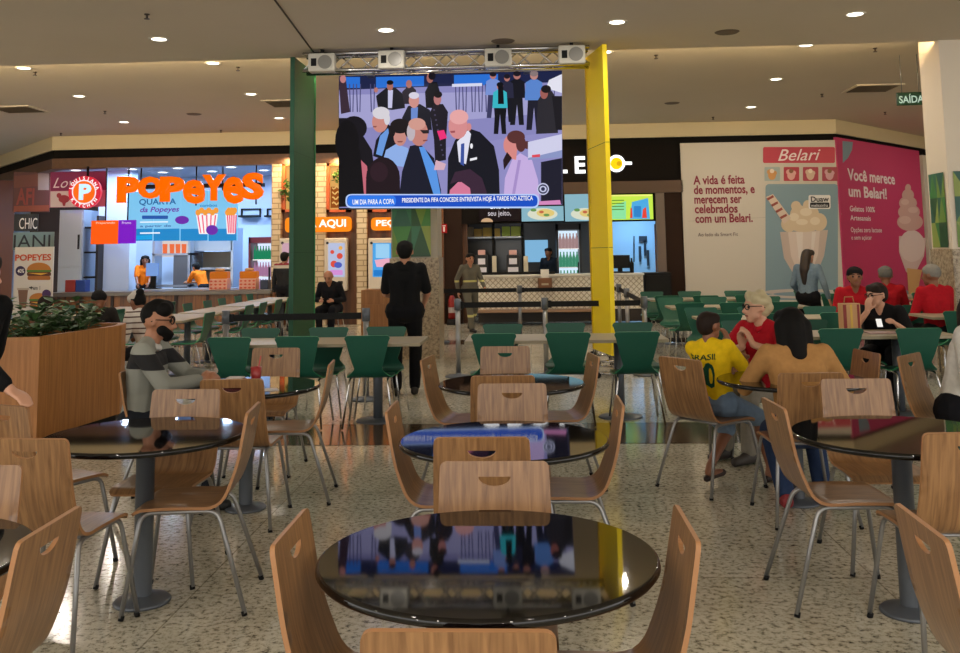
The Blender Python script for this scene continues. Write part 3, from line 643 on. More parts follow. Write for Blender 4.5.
for x0, x1, lb, c in ((279, 296, 'white order kiosk half hidden by the green panel', 'c8a0b0'), (324, 347, 'white order kiosk with lilac screen right of green panel', 'b4bede'), (368, 394, 'white order kiosk with light blue screen beside the man in black', '4aa4e8')):
    Y = YB - .14; P = YP(Y); A = rect(x0, 238, x1, 291, Y); ww = A[2] - A[0]; hh = A[3] - A[1]
    t = thing('order_kiosk', lb, 'kiosk', ((A[0] + A[2]) / 2, Y, A[1]), 0, 'self order kiosks'); inv = Matrix.Translation(-t.location)
    bm = bmesh.new(); bx(bm, -ww / 2, 0, 0, ww / 2, .18, hh, 0, .03); frombm('housing', bm, mat('kiosk_white', 'd8ccbc', .4), t)
    ar = Art(P, .004); sx0, sx1 = x0 + (x1 - x0) * .18, x1 - (x1 - x0) * .1
    ar.add(E(c, .95), rr(sx0, 243, sx1, 277, 1)); ww_ = sx1 - sx0
    if c == 'b4bede':
        ar.add(E('e05040', .9), ell(sx0 + ww_ * .25, 252, 2), ell(sx0 + ww_ * .7, 256, 3), ell(sx0 + ww_ * .35, 264, 3.4)); ar.add(E('5060c0', .9), ell(sx0 + ww_ * .6, 265, 4, 3)); ar.add(E('d890d8', .9), rr(sx0 + 2, 270, sx1 - 2, 275, 1)); ar.add(E('f0b050', .9), ell(sx0 + ww_ * .75, 248, 2))
    elif c == '4aa4e8':
        ar.add(E('9ad0f4', .95), rr(sx0 + 3, 244, sx1 - 2, 258, 1)); ar.add(E('f0b0c8', .9), [(sx0 + 2, 260), (sx1 - 1, 258), (sx1 - 3, 267), (sx0 + 4, 267)]); ar.add(E('1f78c8', .95), rr(sx0 + 1, 270, sx1 - 1, 276, 1))
    o = ar.done('screen', t); o.data.transform(inv)
    ar = Art(P, .004); ar.add(pr('181414'), ell(x0 + 3.4, 243, 1.4), rr(x0 + (x1 - x0) * .6, 281, x0 + (x1 - x0) * .82, 284, .5)); o = ar.done('card_reader', t); o.data.transform(inv)
lamp('kiosk_bay_lamp', 'AREA', ((xk0 + xk1) / 2, YB - .6, 3.6), 26, (1, .74, .42), 3.2, (.35, 0, 0), size_y=.3)
# ================================================================== PASTA SHOP (centre)
bm = bmesh.new(); A = rect(434, 205, 444, 335, YB - .1); bx(bm, A[0], YB - .1, 0, A[2], YB + .3, 3.9); struct('trim_12', bm, mat('door_jamb_brown', '6e4018', .45))
bm = bmesh.new(); A = rect(444, 160, 462, 335, YB - .05); bx(bm, A[0], YB - .05, 0, A[2], YB + .3, 3.9); struct('trim_13', bm, DKBROWN)
BLK = mat('header_black', '130e0b', .8, spec=.15)
A = rect(461, 150, 684, 197, YB)
bm = bmesh.new(); bx(bm, xs0, YB - .02, rect(461, 150, 684, 222, YB)[1], xs1, YB + .3, 3.92); struct('trim_14', bm, BLK)
bm = bmesh.new(); B = rect(600, 181, 684, 193, YB - .05); bx(bm, xs0, YB - .1, B[1], xs1, YB - .02, B[3]); struct('trim_15', bm, mat('header_brown_strip', '4a3018', .5))
bm = bmesh.new(); B = rect(655, 190, 684, 300, YB - .05); bx(bm, B[0] + .25, YB - .04, 0, B[2] + .1, YB + .3, 3.0); struct('trim_16', bm, DKBROWN)
bm = bmesh.new(); B = rect(657, 190, 666, 300, YB - .06); bx(bm, B[0], YB - .06, 0, B[2], YB + .1, B[3]); struct('trim_17', bm, mat('jamb_grey_brown', '6a5a50', .5))
bm = bmesh.new(); bx(bm, xs0, Yw, 0, xs1 + .4, Yw + .15, 3.9); struct('wall_kitchen', bm, mat('kitchen_dark_tile', '3c3a38', .4))
bm = bmesh.new(); bx(bm, xs0 - .1, YB + .3, 0, xs0, Yw, 3.9); struct('wall_kitchen_left', bm, DKBROWN)
bm = bmesh.new(); bx(bm, xs1, YB + .3, 0, xs1 + .1, Yw, 3.9); struct('wall_kitchen_right', bm, DKBROWN)
bm = bmesh.new(); bx(bm, xs0, YB + .3, 3.0, xs1, Yw, 3.1); struct('ceiling_kitchen', bm, mat('kitchen_ceiling', '4a4642', .7))
# glowing sign
P = YP(YB - .03)
t = thing('shop_sign', 'white glowing letters and yellow ring on the black shop header', 'sign', P.at(590, 165)); inv = Matrix.Translation(-t.location)
WL = E('ffffff', 1.6)
for ch, x0, x1 in (('S', 479, 496), ('P', 503, 518), ('O', 524, 544), ('L', 553.5, 567.5), ('E', 575, 585.5), ('T', 590, 603)):
    o = text('sign_letter', ch, x0, 156.5, x1, 173.5, P, WL, t, bold=.03, ext=.03); o.data.transform(inv)
ar = Art(P, .02); ar.add(WL, ell(616.5, 163.5, 8.6, 8.6, 32), rr(622, 161.6, 632, 164.8, 1)); ar.add(E('f6d400', 1.1), ell(616.5, 163.5, 6, 6, 24)); ar.add(E('e0a800', 1), ell(619, 163.5, 2.4)); o = ar.done('sign_ring', t); o.data.transform(inv)
o = text('sign_lettering', 'COZINHA ITALIANA', 520, 186.5, 606, 190.5, P, WL, t, bold=.02); o.data.transform(inv)
# menu screens over the counter
P = YP(YB - .12)
t, inv = board('menu_screen', 'dark menu screen with white words, leftmost below the big screen', 'screen', P, 479, 200, 520.5, 221, E('180c10', .8), .11, 'menu screens over the counter')
o = text('screen_lettering', 'Crie do', 489, 203, 510, 209, P, E('ffffff', 1), t, bold=.02); o.data.transform(inv)
o = text('screen_lettering', 'seu jeito,', 488, 211, 511, 217.5, P, E('d8d0d8', 1), t); o.data.transform(inv)
ar = Art(P, .005); ar.add(E('d8b088', .8), ell(487, 222, 6, 4, 14, 180, 360)); o = ar.done('screen_picture', t); o.data.transform(inv)
for x0, x1, y0, lb in ((521.5, 563.5, 202, 'menu screen with pasta picture, second below the big screen'), (565, 606, 194, 'menu screen with pasta picture, crossed by the yellow panel')):
    t, inv = board('menu_screen', lb, 'screen', P, x0, y0, x1, 221, E('86b4c4', .95), .11, 'menu screens over the counter')
    ar = Art(P, .005); rnd = random.Random(int(x0))
    ar.add(E('d8dcc8', .95), ell((x0 + x1) / 2, 214, (x1 - x0) * .36, 6)); ar.add(E('e0c878', .95), ell((x0 + x1) / 2 + 3, 213, 9, 4)); ar.add(E('6a9a58', .9), ell(x0 + 12, 210, 3, 1.6), ell(x0 + 25, 215, 3, 1.4)); ar.add(E('c86a48', .9), ell(x0 + 20, 212, 2.4, 1.4))
    o = ar.done('screen_picture', t); o.data.transform(inv)
t, inv = board('menu_screen', 'yellow green menu screen right of the yellow panel', 'screen', P, 608.5, 194.5, 653, 219.5, E('c4e84c', 1), .11, 'menu screens over the counter')
ar = Art(P, .005); ar.add(E('8ae0a0', 1), [(609, 207), (626, 201), (626, 219), (609, 219)]); ar.add(E('4aa8e0', 1), [(632, 202), (648, 198), (650, 219), (630, 219)]); ar.add(E('2a80c8', 1), rr(634, 206, 641, 217, 1)); ar.add(E('e04030', 1), [(643, 209), (646, 207), (647, 218), (642, 218)], [(630.5, 208), (632, 208), (632.5, 218), (630, 218)]); ar.add(E('f0f080', 1), [(609.3, 195), (652, 194.6), (652, 196), (609.3, 196.4)])
ar.add(E('5a8a30', 1), *[[(612, 200 + k * 3), (624, 199.8 + k * 3), (624, 200.8 + k * 3), (612, 201 + k * 3)] for k in range(4)]); o = ar.done('screen_picture', t); o.data.transform(inv)
# counter with lattice front
Ys = 20.9; P = YP(Ys); a, b = P.at(478, 300).x, P.at(644, 300).x; zt = 1.08
t = thing('pasta_counter', 'long cream shop counter with diamond lattice front', 'counter', ((a + b) / 2, Ys, 0)); L_ = b - a
bm = bmesh.new(); bx(bm, -L_ / 2, .02, .32, L_ / 2, .55, zt - .05); frombm('front_panel', bm, mat('lattice_cream', 'ece4d4', .5), t)
bm = bmesh.new(); n = 30
for i in range(-6, n):
    for s in (1, -1):
        p0, p1 = Vector((-L_ / 2 + i * L_ / n, .012, .34)), Vector((-L_ / 2 + i * L_ / n + .66, .012, zt - .08))
        if s < 0: p0.z, p1.z = p1.z, p0.z
        for p, q in ((p0, p1), (p1, p0)):
            if p.x < -L_ / 2: p += (q - p) * ((-L_ / 2 - p.x) / (q.x - p.x))
            if p.x > L_ / 2: p += (q - p) * ((p.x - L_ / 2) / (p.x - q.x))
        if (p1 - p0).length > .05 and p1.x - p0.x > .01:
            d = (p1 - p0).normalized(); e_ = Vector((-d.z, 0, d.x)) * .008
            bm.faces.new([bm.verts.new(v) for v in (p0 - e_, p1 - e_, p1 + e_, p0 + e_)])
frombm('lattice', bm, mat('lattice_line', 'b4a68c', .5), t)
bm = bmesh.new(); bx(bm, -L_ / 2 - .02, -.06, zt - .05, L_ / 2 + .02, .6, zt, 0, .01); frombm('countertop', bm, mat('counter_pale', 'd8d2c4', .3), t)
bm = bmesh.new(); bx(bm, -L_ / 2, .06, .05, L_ / 2, .55, .32); frombm('kick_panel', bm, mat('kick_dark', '241a14', .5), t)
bm = bmesh.new(); bx(bm, -L_ / 2, -.3, .28, L_ / 2 - .9, .02, .34, 0, .01); frombm('foot_rail_shelf', bm, mat('rail_wood', '9a7a60', .4), t)
bm = bmesh.new(); bx(bm, -L_ / 2, .05, zt, L_ / 2 - 1.9, .09, zt + .06); frombm('counter_edge', bm, BLACK, t)
t2, wd = at_floor('end_cabinet', 'black cabinet at right end of the pasta counter', 'cabinet', 645, 672, 285, Ys + .1)
bm = bmesh.new(); bx(bm, -wd / 2, .03, 0, wd / 2, .5, 1.08); frombm('body', bm, BLACK, t2); bm = bmesh.new(); bx(bm, -wd / 2 + .03, 0, .06, wd / 2 - .03, .03, 1.02, 0, .01); frombm('door', bm, BLACK, t2)
# things on the pasta counter
A = rect(538, 274, 552, 290, Ys - .25)
t = thing('suggestion_box', 'brown wooden box hung on the lattice counter front', 'box', ((A[0] + A[2]) / 2, Ys - .25, A[1])); ww = A[2] - A[0]; hh = A[3] - A[1]
bm = bmesh.new(); bx(bm, -ww / 2, 0, 0, ww / 2, .19, hh * .75, 0, .01); frombm('box_body', bm, mat('box_brown', '6e4524', .5), t)
bm = bmesh.new(); bx(bm, -ww / 2 * .6, .06, hh * .75, ww / 2 * .6, .1, hh + .1); frombm('paper_holder', bm, WHITE, t)
bm = bmesh.new(); bx(bm, -ww / 4, -.006, hh * .3, ww / 4, 0, hh * .42); frombm('slot_plate', bm, CREAM, t)
for x0, x1, lb in ((475.5, 487.5, 'black and white promotional bag on the counter, nearer the worker'), (506.5, 519.5, 'black and white promotional bag on the counter, nearer the wooden box')):
    A = rect(x0, 250, x1, 274.5, Ys + .15); ww = A[2] - A[0]; hh = A[3] - zt - .0
    t = thing('promo_bag', lb, 'bag', ((A[0] + A[2]) / 2, Ys + .2, zt), 0, 'promotional bags on the counter'); P = YP(Ys + .2); inv = Matrix.Translation(-t.location)
    bm = bmesh.new(); bx(bm, -ww / 2, 0, 0, ww / 2, .16, hh * .8, 0, .015); frombm('bag_body', bm, mat('bag_black', '14141a', .5), t)
    bm = bmesh.new(); bx(bm, -ww / 2 * .6, .03, hh * .8, ww / 2 * .6, .12, hh, 0, .01); frombm('top_card', bm, mat('bag_pink', 'd8a8a0', .5), t)
    bm = bmesh.new(); bx(bm, -ww / 2 * .8, -.004, hh * .08, ww / 2 * .8, 0, hh * .3); bx(bm, -ww / 2 * .6, -.004, hh * .42, ww / 2 * .6, 0, hh * .66); frombm('label', bm, pr('e0dce4'), t)
for x0, x1, lb in ((492, 496.5, 'pale paper stand between two black bags on the counter'), (523.5, 528, 'pale paper stand right of the second black bag')):
    A = rect(x0, 256, x1, 264, Ys + .3); on_counter('paper_stand', lb, 'stand', x0, 256, x1, 264, Ys + .3, pr('d8ccb0'), .03, base=zt, group='paper stands on the counter')
# kitchen interior
t, wd = at_floor('pass_shelf', 'dark kitchen pass with shelves of boxes over it', 'shelf', 463, 524, 250, YB + .9)
for z in (1.9, 2.3):
    bm = bmesh.new(); bx(bm, -wd / 2, 0, z, wd / 2, .45, z + .04); frombm('shelf', bm, STEELK, t)
for sx in (-1, 0, 1):
    bm = bmesh.new(); bx(bm, sx * (wd / 2 - .03) - .03, 0, 0, sx * (wd / 2 - .03) + .03, .45, 2.9); frombm('upright', bm, BLACK, t)
bm = bmesh.new(); bx(bm, -wd / 2, .42, 1.1, wd / 2, .45, 1.85); frombm('back_panel', bm, mat('glass_dark', '3a3c3c', .15), t)
P = YP(YB + .95)
for i, (x0, x1, y0, y1, c) in enumerate([(465, 473, 228, 238, '8a7a60'), (474, 482, 230, 238, 'a88a3c'), (483, 492, 229, 238, 'b89a3a'), (493, 500, 230, 238, 'c8a848'), (502, 510, 228, 238, '9ab03a'), (511, 521, 228, 238, 'a8b848')]):
    A = rect(x0, y0, x1, y1, YB + 1.0); bm = bmesh.new(); bx(bm, A[0], YB + .98, 1.94, A[2], YB + 1.3, 1.94 + A[3] - A[1], 0, .01)
    tag(frombm('food_box', bm, mat('food_%s' % c, c, .5)), ['grey brown', 'dull yellow', 'mustard', 'golden', 'olive', 'yellow green'][i] + ' food box on the kitchen pass shelf', 'box', 'boxes on the pass shelf')
fridge('pasta kitchen fridge', 'drinks fridge in the pasta kitchen, rows of lit bottles', 557, 582, 224, 300, YB + 1.9, mat('fridge_black', '1a1414', .4), ['d0d8d8', '3fae7a', '58b890', 'd8b0b0'], 'cfe4f4', cols=6)
bm = bmesh.new(); A = rect(525, 240, 548, 262, Yw - .05); bx(bm, A[0], Yw - .05, A[1], A[2], Yw, A[3]); tag(frombm('window_hatch', bm, E('8ac4ec', .8)), 'bright pale blue hatch behind the kitchen worker', 'hatch')
# bright blue back room
A = rect(612, 224, 656, 290, Yw - .4)
bm = bmesh.new(); bx(bm, A[0], Yw - .5, 0, A[2] + .1, Yw - .4, 2.6); struct('door_1', bm, mat('backroom_blue', '9ccaf0', .4))
lamp('back_room_lamp', 'AREA', ((A[0] + A[2]) / 2, Yw - 1.6, 2.9), 70, (.55, .78, 1), .9, (-.2, 0, 0))
lamp('kitchen_lamp', 'AREA', (P.at(520, 230).x, YB + 1.8, 2.9), 22, (.9, .92, 1), 1.2)
P = YP(Yw - .55)
t = thing('coat_rail', 'thin dark rail with hanging utensils on the blue back room wall', 'rail', P.at(641, 236)); inv = Matrix.Translation(-t.location)
bm = bmesh.new(); a = P.at(634, 236); b = P.at(634, 262); cyl(bm, a, b, .015, n=8); a = P.at(639, 238); bx(bm, a.x, a.y, a.z - .1, a.x + .2, a.y + .05, a.z + .05); bm.transform(inv); frombm('rail', bm, mat('rail_dark', '2a3a4a', .4), t)
for x, y in ((640, 252), (645, 246), (648, 256)):
    bm = bmesh.new(); a = P.at(x, y); bx(bm, a.x - .03, a.y, a.z - .25, a.x + .03, a.y + .04, a.z + .15); bm.transform(inv); frombm('utensil', bm, mat('rail_dark', '2a3a4a', .4), t)
bm = bmesh.new(); A = rect(655, 224, 662, 262, YB + .6); bx(bm, A[0], YB + .6, 0, A[2], YB + .64, A[3]); tag(frombm('curtain_strip', bm, mat('patterned_strip', '8a5a4c', .6, var=.5, vs=5)), 'reddish patterned strip beside the blue back room', 'curtain')
A = rect(611, 255, 631, 276, Ys + .1)
t = thing('till', 'black till with screen at right of the yellow panel', 'till', ((A[0] + A[2]) / 2, Ys + .3, zt)); ww = A[2] - A[0]
bm = bmesh.new(); bx(bm, -ww / 2, -.02, .1, ww / 2, .03, A[3] - zt, 0, .01); frombm('monitor', bm, BLACK, t); bm = bmesh.new(); bx(bm, -.05, 0, 0, .05, .08, .12); bx(bm, -.2, -.1, 0, .2, .15, .03); frombm('stand', bm, BLACK, t)
for x, lb in ((630, 'dark bottle beside the black till'),):
    bm = bmesh.new(); A = rect(628, 260, 632, 274, Ys + .2); lathe(bm, [(0, 0), (.045, 0), (.045, .2), (.018, .26), (.018, .32), (0, .32)], 12, c=(A[2], Ys + .25, zt)); tag(frombm('bottle', bm, BLACK), lb, 'bottle')
# fire point
A = rect(441, 224, 447, 233, YB - .16); bm = bmesh.new(); bx(bm, A[0], YB - .17, A[1], A[2], YB - .15, A[3])
t = frombm('fire_sign', bm, E('c81e1e', .5)); tag(t, 'small red fire point sign on the brown jamb', 'sign')
bm = bmesh.new(); cx_, cz_ = (A[0] + A[2]) / 2, (A[1] + A[3]) / 2; bx(bm, cx_ - .02, YB - .175, cz_ - .07, cx_ + .02, YB - .17, cz_ + .04); bx(bm, cx_ - .035, YB - .175, cz_ + .05, cx_ + .035, YB - .17, cz_ + .07); frombm('symbol', bm, pr('f0e0e0'), t)
A = rect(447.5, 300, 456, 322, YB - .4)
t = thing('fire_extinguisher', 'red fire extinguisher standing below the small red sign', 'extinguisher', ((A[0] + A[2]) / 2, YB - .3, .12))
bm = bmesh.new(); lathe(bm, [(0, 0), (.08, .01), (.08, .42), (.05, .5), (.03, .52)], 20); frombm('cylinder', bm, mat('extinguisher_red', '8a1414', .4), t)
bm = bmesh.new(); lathe(bm, [(.082, .14), (.082, .26)], 20); frombm('label', bm, pr('a8a0a0'), t)
bm = bmesh.new(); cyl(bm, (0, 0, .52), (0, 0, .58), .03, n=10); bx(bm, -.1, -.015, .57, .03, .015, .6); frombm('valve', bm, BLACK, t)
bm = bmesh.new(); tube(bm, arcpath([(-.03, 0, .56), (-.14, 0, .5), (-.13, 0, .2)], .08), .014, 8); frombm('hose', bm, BLACK, t)
bm = bmesh.new(); lathe(bm, [(0, -.12), (.13, -.12), (.13, -.1), (.1, 0), (0, 0)], 16); frombm('stand', bm, BLACK, t)

# ================================================================== HOARDING (right)
def hoard(name, label, P, x0, x1, ytop, m, extra):
    a, b = P.at(x0, 240), P.at(x1, 240); top = P.at((x0 + x1) / 2, ytop).z
    t = thing(name, label, 'hoarding', Vector(((a.x + b.x) / 2, (a.y + b.y) / 2, 0)), math.atan2(P.u.y, P.u.x)); L = (b - a).dot(P.u)
    bm = bmesh.new(); bx(bm, -L / 2, 0, 0, L / 2, .06, top); frombm('panel', bm, m, t)
    inv = (Matrix.Translation(t.location) @ Matrix.Rotation(t.rotation_euler.z, 4, 'Z')).inverted()
    def T(nm, *a, **k): o = text(nm, *a, parent=t, **k); o.data.transform(inv); return o
    extra(t, T, lambda ar, nm: ar.done(nm, t).data.transform(inv)); return t
Ph = YP(YB - .1)
RED = pr('8e2a3e'); SERIF = pr('5a4448')
def white_part(t, T, D):
    for i, s in enumerate(['A vida é feita', 'de momentos, e', 'merecem ser', 'celebrados', 'com um Belari.']):
        x1 = [745, 755, 742, 738, 753][i]; T('print_lettering', s, 693.5 + i * .5, 175.6 + i * 9.6, x1, 186.4 + i * 9.6, Ph, RED, bold=.028, norm=True)
    T('print_lettering', 'Ao lado da Smart Fit', 698, 233, 738, 236.5, Ph, SERIF)
    ar = Art(Ph); ar.add(pr('c23a4e'), rr(763, 147, 835, 163, 2)); D(ar, 'logo_plate')
    T('logo_lettering', 'Belari', 778, 149.5, 817, 161, Ph, pr('f4e4e4'), italic=.12, bold=.004)
    ar = Art(Ph)
    for i, (c, d) in enumerate((('a8b4b0', 'd89a58'), ('b83a48', 'e0a8a0'), ('b04050', 'd8b8a0'), ('a84050', 'd0a0a8'))):
        x = 764.5 + i * 19.2; ar.add(pr(c), rr(x, 167, x + 15.5, 181, 1)); ar.add(pr(d), ell(x + 7.5, 175, 4, 5), ell(x + 5, 172, 2.6), ell(x + 10, 173, 2.4)); ar.add(pr('8a5a3a' if i % 2 else 'f0dcc8'), ell(x + 7.5, 171, 2.2))
    D(ar, 'food_pictures')
    BL = pr('809aa6'); ar = Art(Ph); ar.add(BL, rr(765.5, 184, 838, 300, 4))
    ar.add(pr('c8bcb4'), *[ell(803, 292 + k * 3.5, 40 - k * 5, 3) for k in range(2)])
    ar.add(BL, ell(803, 294, 30, 2.2))
    ar.add(pr('c8b4a8'), [(780, 232), (828, 230), (824, 256), (814, 280), (797, 280), (784, 258)])
    ar.add(pr('dccbc0'), [(788, 232), (820, 231), (818, 254), (810, 278), (800, 278), (791, 256)]); ar.add(pr('e6dad2'), [(796, 232), (803, 232), (802, 270), (799, 260)], [(812, 232), (816, 232), (812, 262), (810, 268)])
    ar.add(pr('dac4a4'), *[ell(x, y, a, b) for x, y, a, b in ((789, 224, 8, 8), (799, 215, 9, 10), (810, 214, 9, 9), (819, 222, 8, 9), (804, 224, 18, 8), (796, 206, 5, 5), (808, 205, 5, 5))])
    ar.add(pr('e8d8c0'), *[ell(x, y, a, b) for x, y, a, b in ((794, 217, 5, 4), (806, 212, 6, 4), (815, 221, 5, 4), (802, 222, 6, 3))])
    ar.add(pr('dcc6b4'), [(766, 197), (773, 194), (791, 218), (784, 224)]); ar.add(pr('9a4a3c'), *[[(766.5 + k * 4.4, 198.5 + k * 6.2), (773 + k * 4.4, 195 + k * 6.2), (774 + k * 4.4, 197.2 + k * 6.2), (767.8 + k * 4.4, 200.6 + k * 6.2)] for k in range(4)])
    ar.add(pr('f0ece8'), rr(808.5, 195, 830.5, 209, 2)); ar.add(pr('1c1c1c'), rr(810, 202.5, 829.5, 207.8, 1.5)); D(ar, 'milkshake_picture')
    T('logo_lettering', 'Duaw', 811, 196.5, 829, 202, Ph, pr('2a2a2a'), bold=.02, off=.05); T('logo_lettering', 'melissinha', 811.5, 204, 828, 207, Ph, pr('e8e8e8'), off=.06)
    ar = Art(Ph, .002); ar.add(pr('b8b0a4'), [(688, 221), (766, 217.2), (766, 217.6), (688, 221.4)], [(838, 214), (842, 213.7), (842, 214.1), (838, 214.4)]); D(ar, 'panel_joint')
th = hoard('hoarding', 'tall white shop hoarding with red words and milkshake picture', Ph, 684, 841.5, 141.5, mat('hoarding_white', 'cfc6b8', .6), white_part)
pc = Ph.at(842, 230); Pp = Plane((pc.x, pc.y, 0), (.74, -.67, 0))
def pink_part(t, T, D):
    ar = Art(Pp); ar.add(pr('7c94a4'), [(842.5, 141), (853, 142), (852, 150), (848, 158), (842.8, 163)]); D(ar, 'corner_shape'); ar = Art(Pp); ar.add(pr('7c94a4'), ell(901, 299, 12, 10, 16, 180, 360)); D(ar, 'corner_shape')
    for s, x0, y0, x1, y1, b in [('Você merece', 848, 168, 895, 179.5, .015), ('um Belari!', 849, 185, 887, 196, .02), ('Gelatos 100%', 850, 205.5, 875, 211, .01), ('Artesanais', 850.5, 215, 871, 220, .01), ('Opções zero lactose', 851, 227, 882, 232, 0), ('e sem açúcar', 851.5, 235, 872, 239.5, 0)]:
        T('print_lettering', s, x0, y0, x1, y1 + (y1 - y0) * .25, Pp, pr('f6e4e8'), bold=b + .012, norm=True)
    ar = Art(Pp); ar.add(pr('dcc0bc'), [(899, 236), (926, 238), (924, 256), (914, 276), (906, 272), (899, 252)]); ar.add(pr('e6d0cc'), ell(912, 246, 13, 16)); ar.add(pr('d0a8a0'), *[ell(x, y, a, b) for x, y, a, b in ((910, 222, 13, 9), (909, 212, 11, 8), (908, 203, 9, 7), (908, 195, 6, 6), (908, 188, 3, 4))]); ar.add(pr('dcbcb4'), ell(905, 220, 6, 4), ell(913, 210, 5, 3), ell(905, 202, 4, 3)); ar.add(pr('d8a870'), [(907, 268), (922, 270), (916, 300), (909, 300)])
    D(ar, 'ice_cream_picture')
hoard('hoarding', 'pink shop hoarding panel angled back, ice cream cone picture', Pp, 842, 925, 145, mat('hoarding_pink', 'c43468', .6), pink_part)
a = Pp.at(926, 240); bm = bmesh.new(); box(bm, (a.x + .12, a.y + .12, 1.95), (.35, .1, 3.9), Matrix.Rotation(math.atan2(Pp.u.y, Pp.u.x), 3, 'Z')); struct('trim_18', bm, mat('white_jamb', 'd0c8b8', .6))
a = Pp.at(950, 240); bm = bmesh.new(); box(bm, (a.x + 1.2, a.y + 1.4, 1.95), (6, .1, 3.9), Matrix.Rotation(math.atan2(Pp.u.y, Pp.u.x), 3, 'Z')); struct('wall_right_far', bm, WALLW)
# exit sign
P = YP(14.3); A = rect(897.5, 92, 925, 105, 14.3)
t = thing('exit_sign', 'dark green SAÍDA exit sign hung from the ceiling by right column', 'sign', ((A[0] + A[2]) / 2, 14.3, A[1]), -.12); ww = A[2] - A[0]; hh = A[3] - A[1]
bm = bmesh.new(); bx(bm, -ww / 2, 0, 0, ww / 2, .05, hh, 0, .008); frombm('sign_box', bm, mat('exit_green', '143c28', .4), t)
me = text_mesh('SAÍDA', .015); xs_ = [v.co.x for v in me.vertices]; ys_ = [v.co.y for v in me.vertices]; s = ww * .86 / (max(xs_) - min(xs_))
for v in me.vertices: v.co = Vector(((v.co.x - (min(xs_) + max(xs_)) / 2) * s, -.006, hh * .16 + (v.co.y - min(ys_)) / (max(ys_) - min(ys_)) * hh * .7))
new('sign_lettering', me, E('cfe8d4', .75), t)
for sx in (-.3, .3):
    bm = bmesh.new(); cyl(bm, (sx * ww, .025, hh), (sx * ww, .025, H2 - A[1]), .006, n=6); frombm('hanger', bm, STEEL, t)
# ================================================================== BIG SCREEN ON ITS TRUSS
ZT = 4.14
ga, gb = atz(293, 57.5, ZT), atz(313, 73, ZT)
ya, yb = atz(604, 44.5, ZT), atz(587.5, 58, ZT)
def wing(name, label, a, b, z0, mface, medge, th=.05):
    d = (b - a); L = Vector((d.x, d.y)).length; ang = math.atan2(d.y, d.x)
    t = thing(name, label, 'panel', (a.x, a.y, 0), ang)
    bm = bmesh.new(); bx(bm, 0, -th / 2, z0, L, th / 2, ZT); frombm('panel', bm, mface, t)
    bm = bmesh.new(); bx(bm, L, -th / 2 - .012, z0, L + .03, th / 2 + .012, ZT); frombm('edge_trim', bm, medge, t)
    bm = bmesh.new(); bx(bm, -.02, -th / 2 - .004, z0, 0, th / 2 + .004, ZT); frombm('front_edge', bm, medge if medge is GREENE and False else mface, t)
    return t, L, ang
t, L, ang = wing('side_panel', 'tall dark green side panel left of the big screen', ga, gb, .3, GREENP, GREENE)
t2, L2, ang2 = wing('side_panel', 'tall bright yellow side panel right of the big screen', ya, yb, .3, YELLOWP, mat('yellow_edge', 'c8a800', .5))
for tt, LL in ((t, L), (t2, L2)):
    for z in (1.6, 2.9):
        bm = bmesh.new(); bx(bm, -.021, -.0265, z, LL, .0265, z + .006); frombm('seam', bm, mat('seam_dark', '6a5a10' if tt is t2 else '0a3a28', .6), tt)
def truss(name, label, p0, p1, up, side, w_, cat='truss', n=8, group=None, loc=None):
    """square aluminium truss from p0 to p1; four chords and zigzag lacing"""
    p0, p1, up, side = Vector(p0), Vector(p1), Vector(up), Vector(side)
    t = thing(name, label, cat, p0, 0, group); p1 = p1 - p0; p0 = Vector((0, 0, 0)); c = []
    for a, b in ((1, 1), (1, -1), (-1, -1), (-1, 1)):
        o_ = up * (a * w_ / 2) + side * (b * w_ / 2); bm = bmesh.new(); cyl(bm, p0 + o_, p1 + o_, .024, n=10); frombm('chord', bm, CHROME, t); c.append(o_)
    for i in range(4):
        bm = bmesh.new(); A, B = c[i], c[(i + 1) % 4]
        for k in range(n):
            q0 = p0.lerp(p1, k / n) + (A if k % 2 else B); q1 = p0.lerp(p1, (k + 1) / n) + (B if k % 2 else A); cyl(bm, q0, q1, .011, n=6)
        frombm('lacing', bm, CHROME, t)
    return t
Yt = yb.y - .55
xl, xr = YP(Yt).at(301, 66).x, YP(Yt).at(589, 60).x
truss('truss', 'horizontal aluminium truss along the top of the big screen', (xl + .05, Yt, ZT - .1), (xr, Yt, ZT - .1), (0, 0, 1), (0, 1, 0), .22, n=16)
for x, Yu, lb in ((YP(gb.y + .12).at(302, 150).x, gb.y + .12, 'upright aluminium truss behind the green side panel'), (YP(yb.y + .2).at(597, 150).x, yb.y + .2, 'upright aluminium truss beside the yellow side panel')):
    truss('truss', lb, (x, Yu, .12), (x, Yu, ZT - .02), (0, 1, 0), (1, 0, 0), .2, n=14)
    t = thing('floor_stand', lb.replace('upright aluminium truss', 'low steel base frame with rubber feet'), 'base frame', (x, Yu - .3, 0))
    for sx in (-1, 1):
        bm = bmesh.new(); cyl(bm, (sx * .13, -.55, .05), (sx * .13, .45, .05), .022, n=10); cyl(bm, (sx * .13, -.55, .2), (sx * .13, .45, .2), .022, n=10); frombm('side_tube', bm, CHROME, t)
        for y in (-.55, .45):
            bm = bmesh.new(); cyl(bm, (sx * .13, y, .05), (sx * .13, y, .2), .02, n=10); frombm('post', bm, CHROME, t)
            for z in (.05, .2):
                bm = bmesh.new(); cyl(bm, (sx * .13, y - .045 * (1 if y < 0 else -1), z), (sx * .13, y, z), .035, n=12); frombm('rubber_foot', bm, BLACK, t)
    for y, z in ((-.45, .05), (.35, .05), (-.45, .2), (.35, .2)): bm = bmesh.new(); cyl(bm, (-.13, y, z), (.13, y, z), .02, n=8); frombm('cross_tube', bm, CHROME, t)
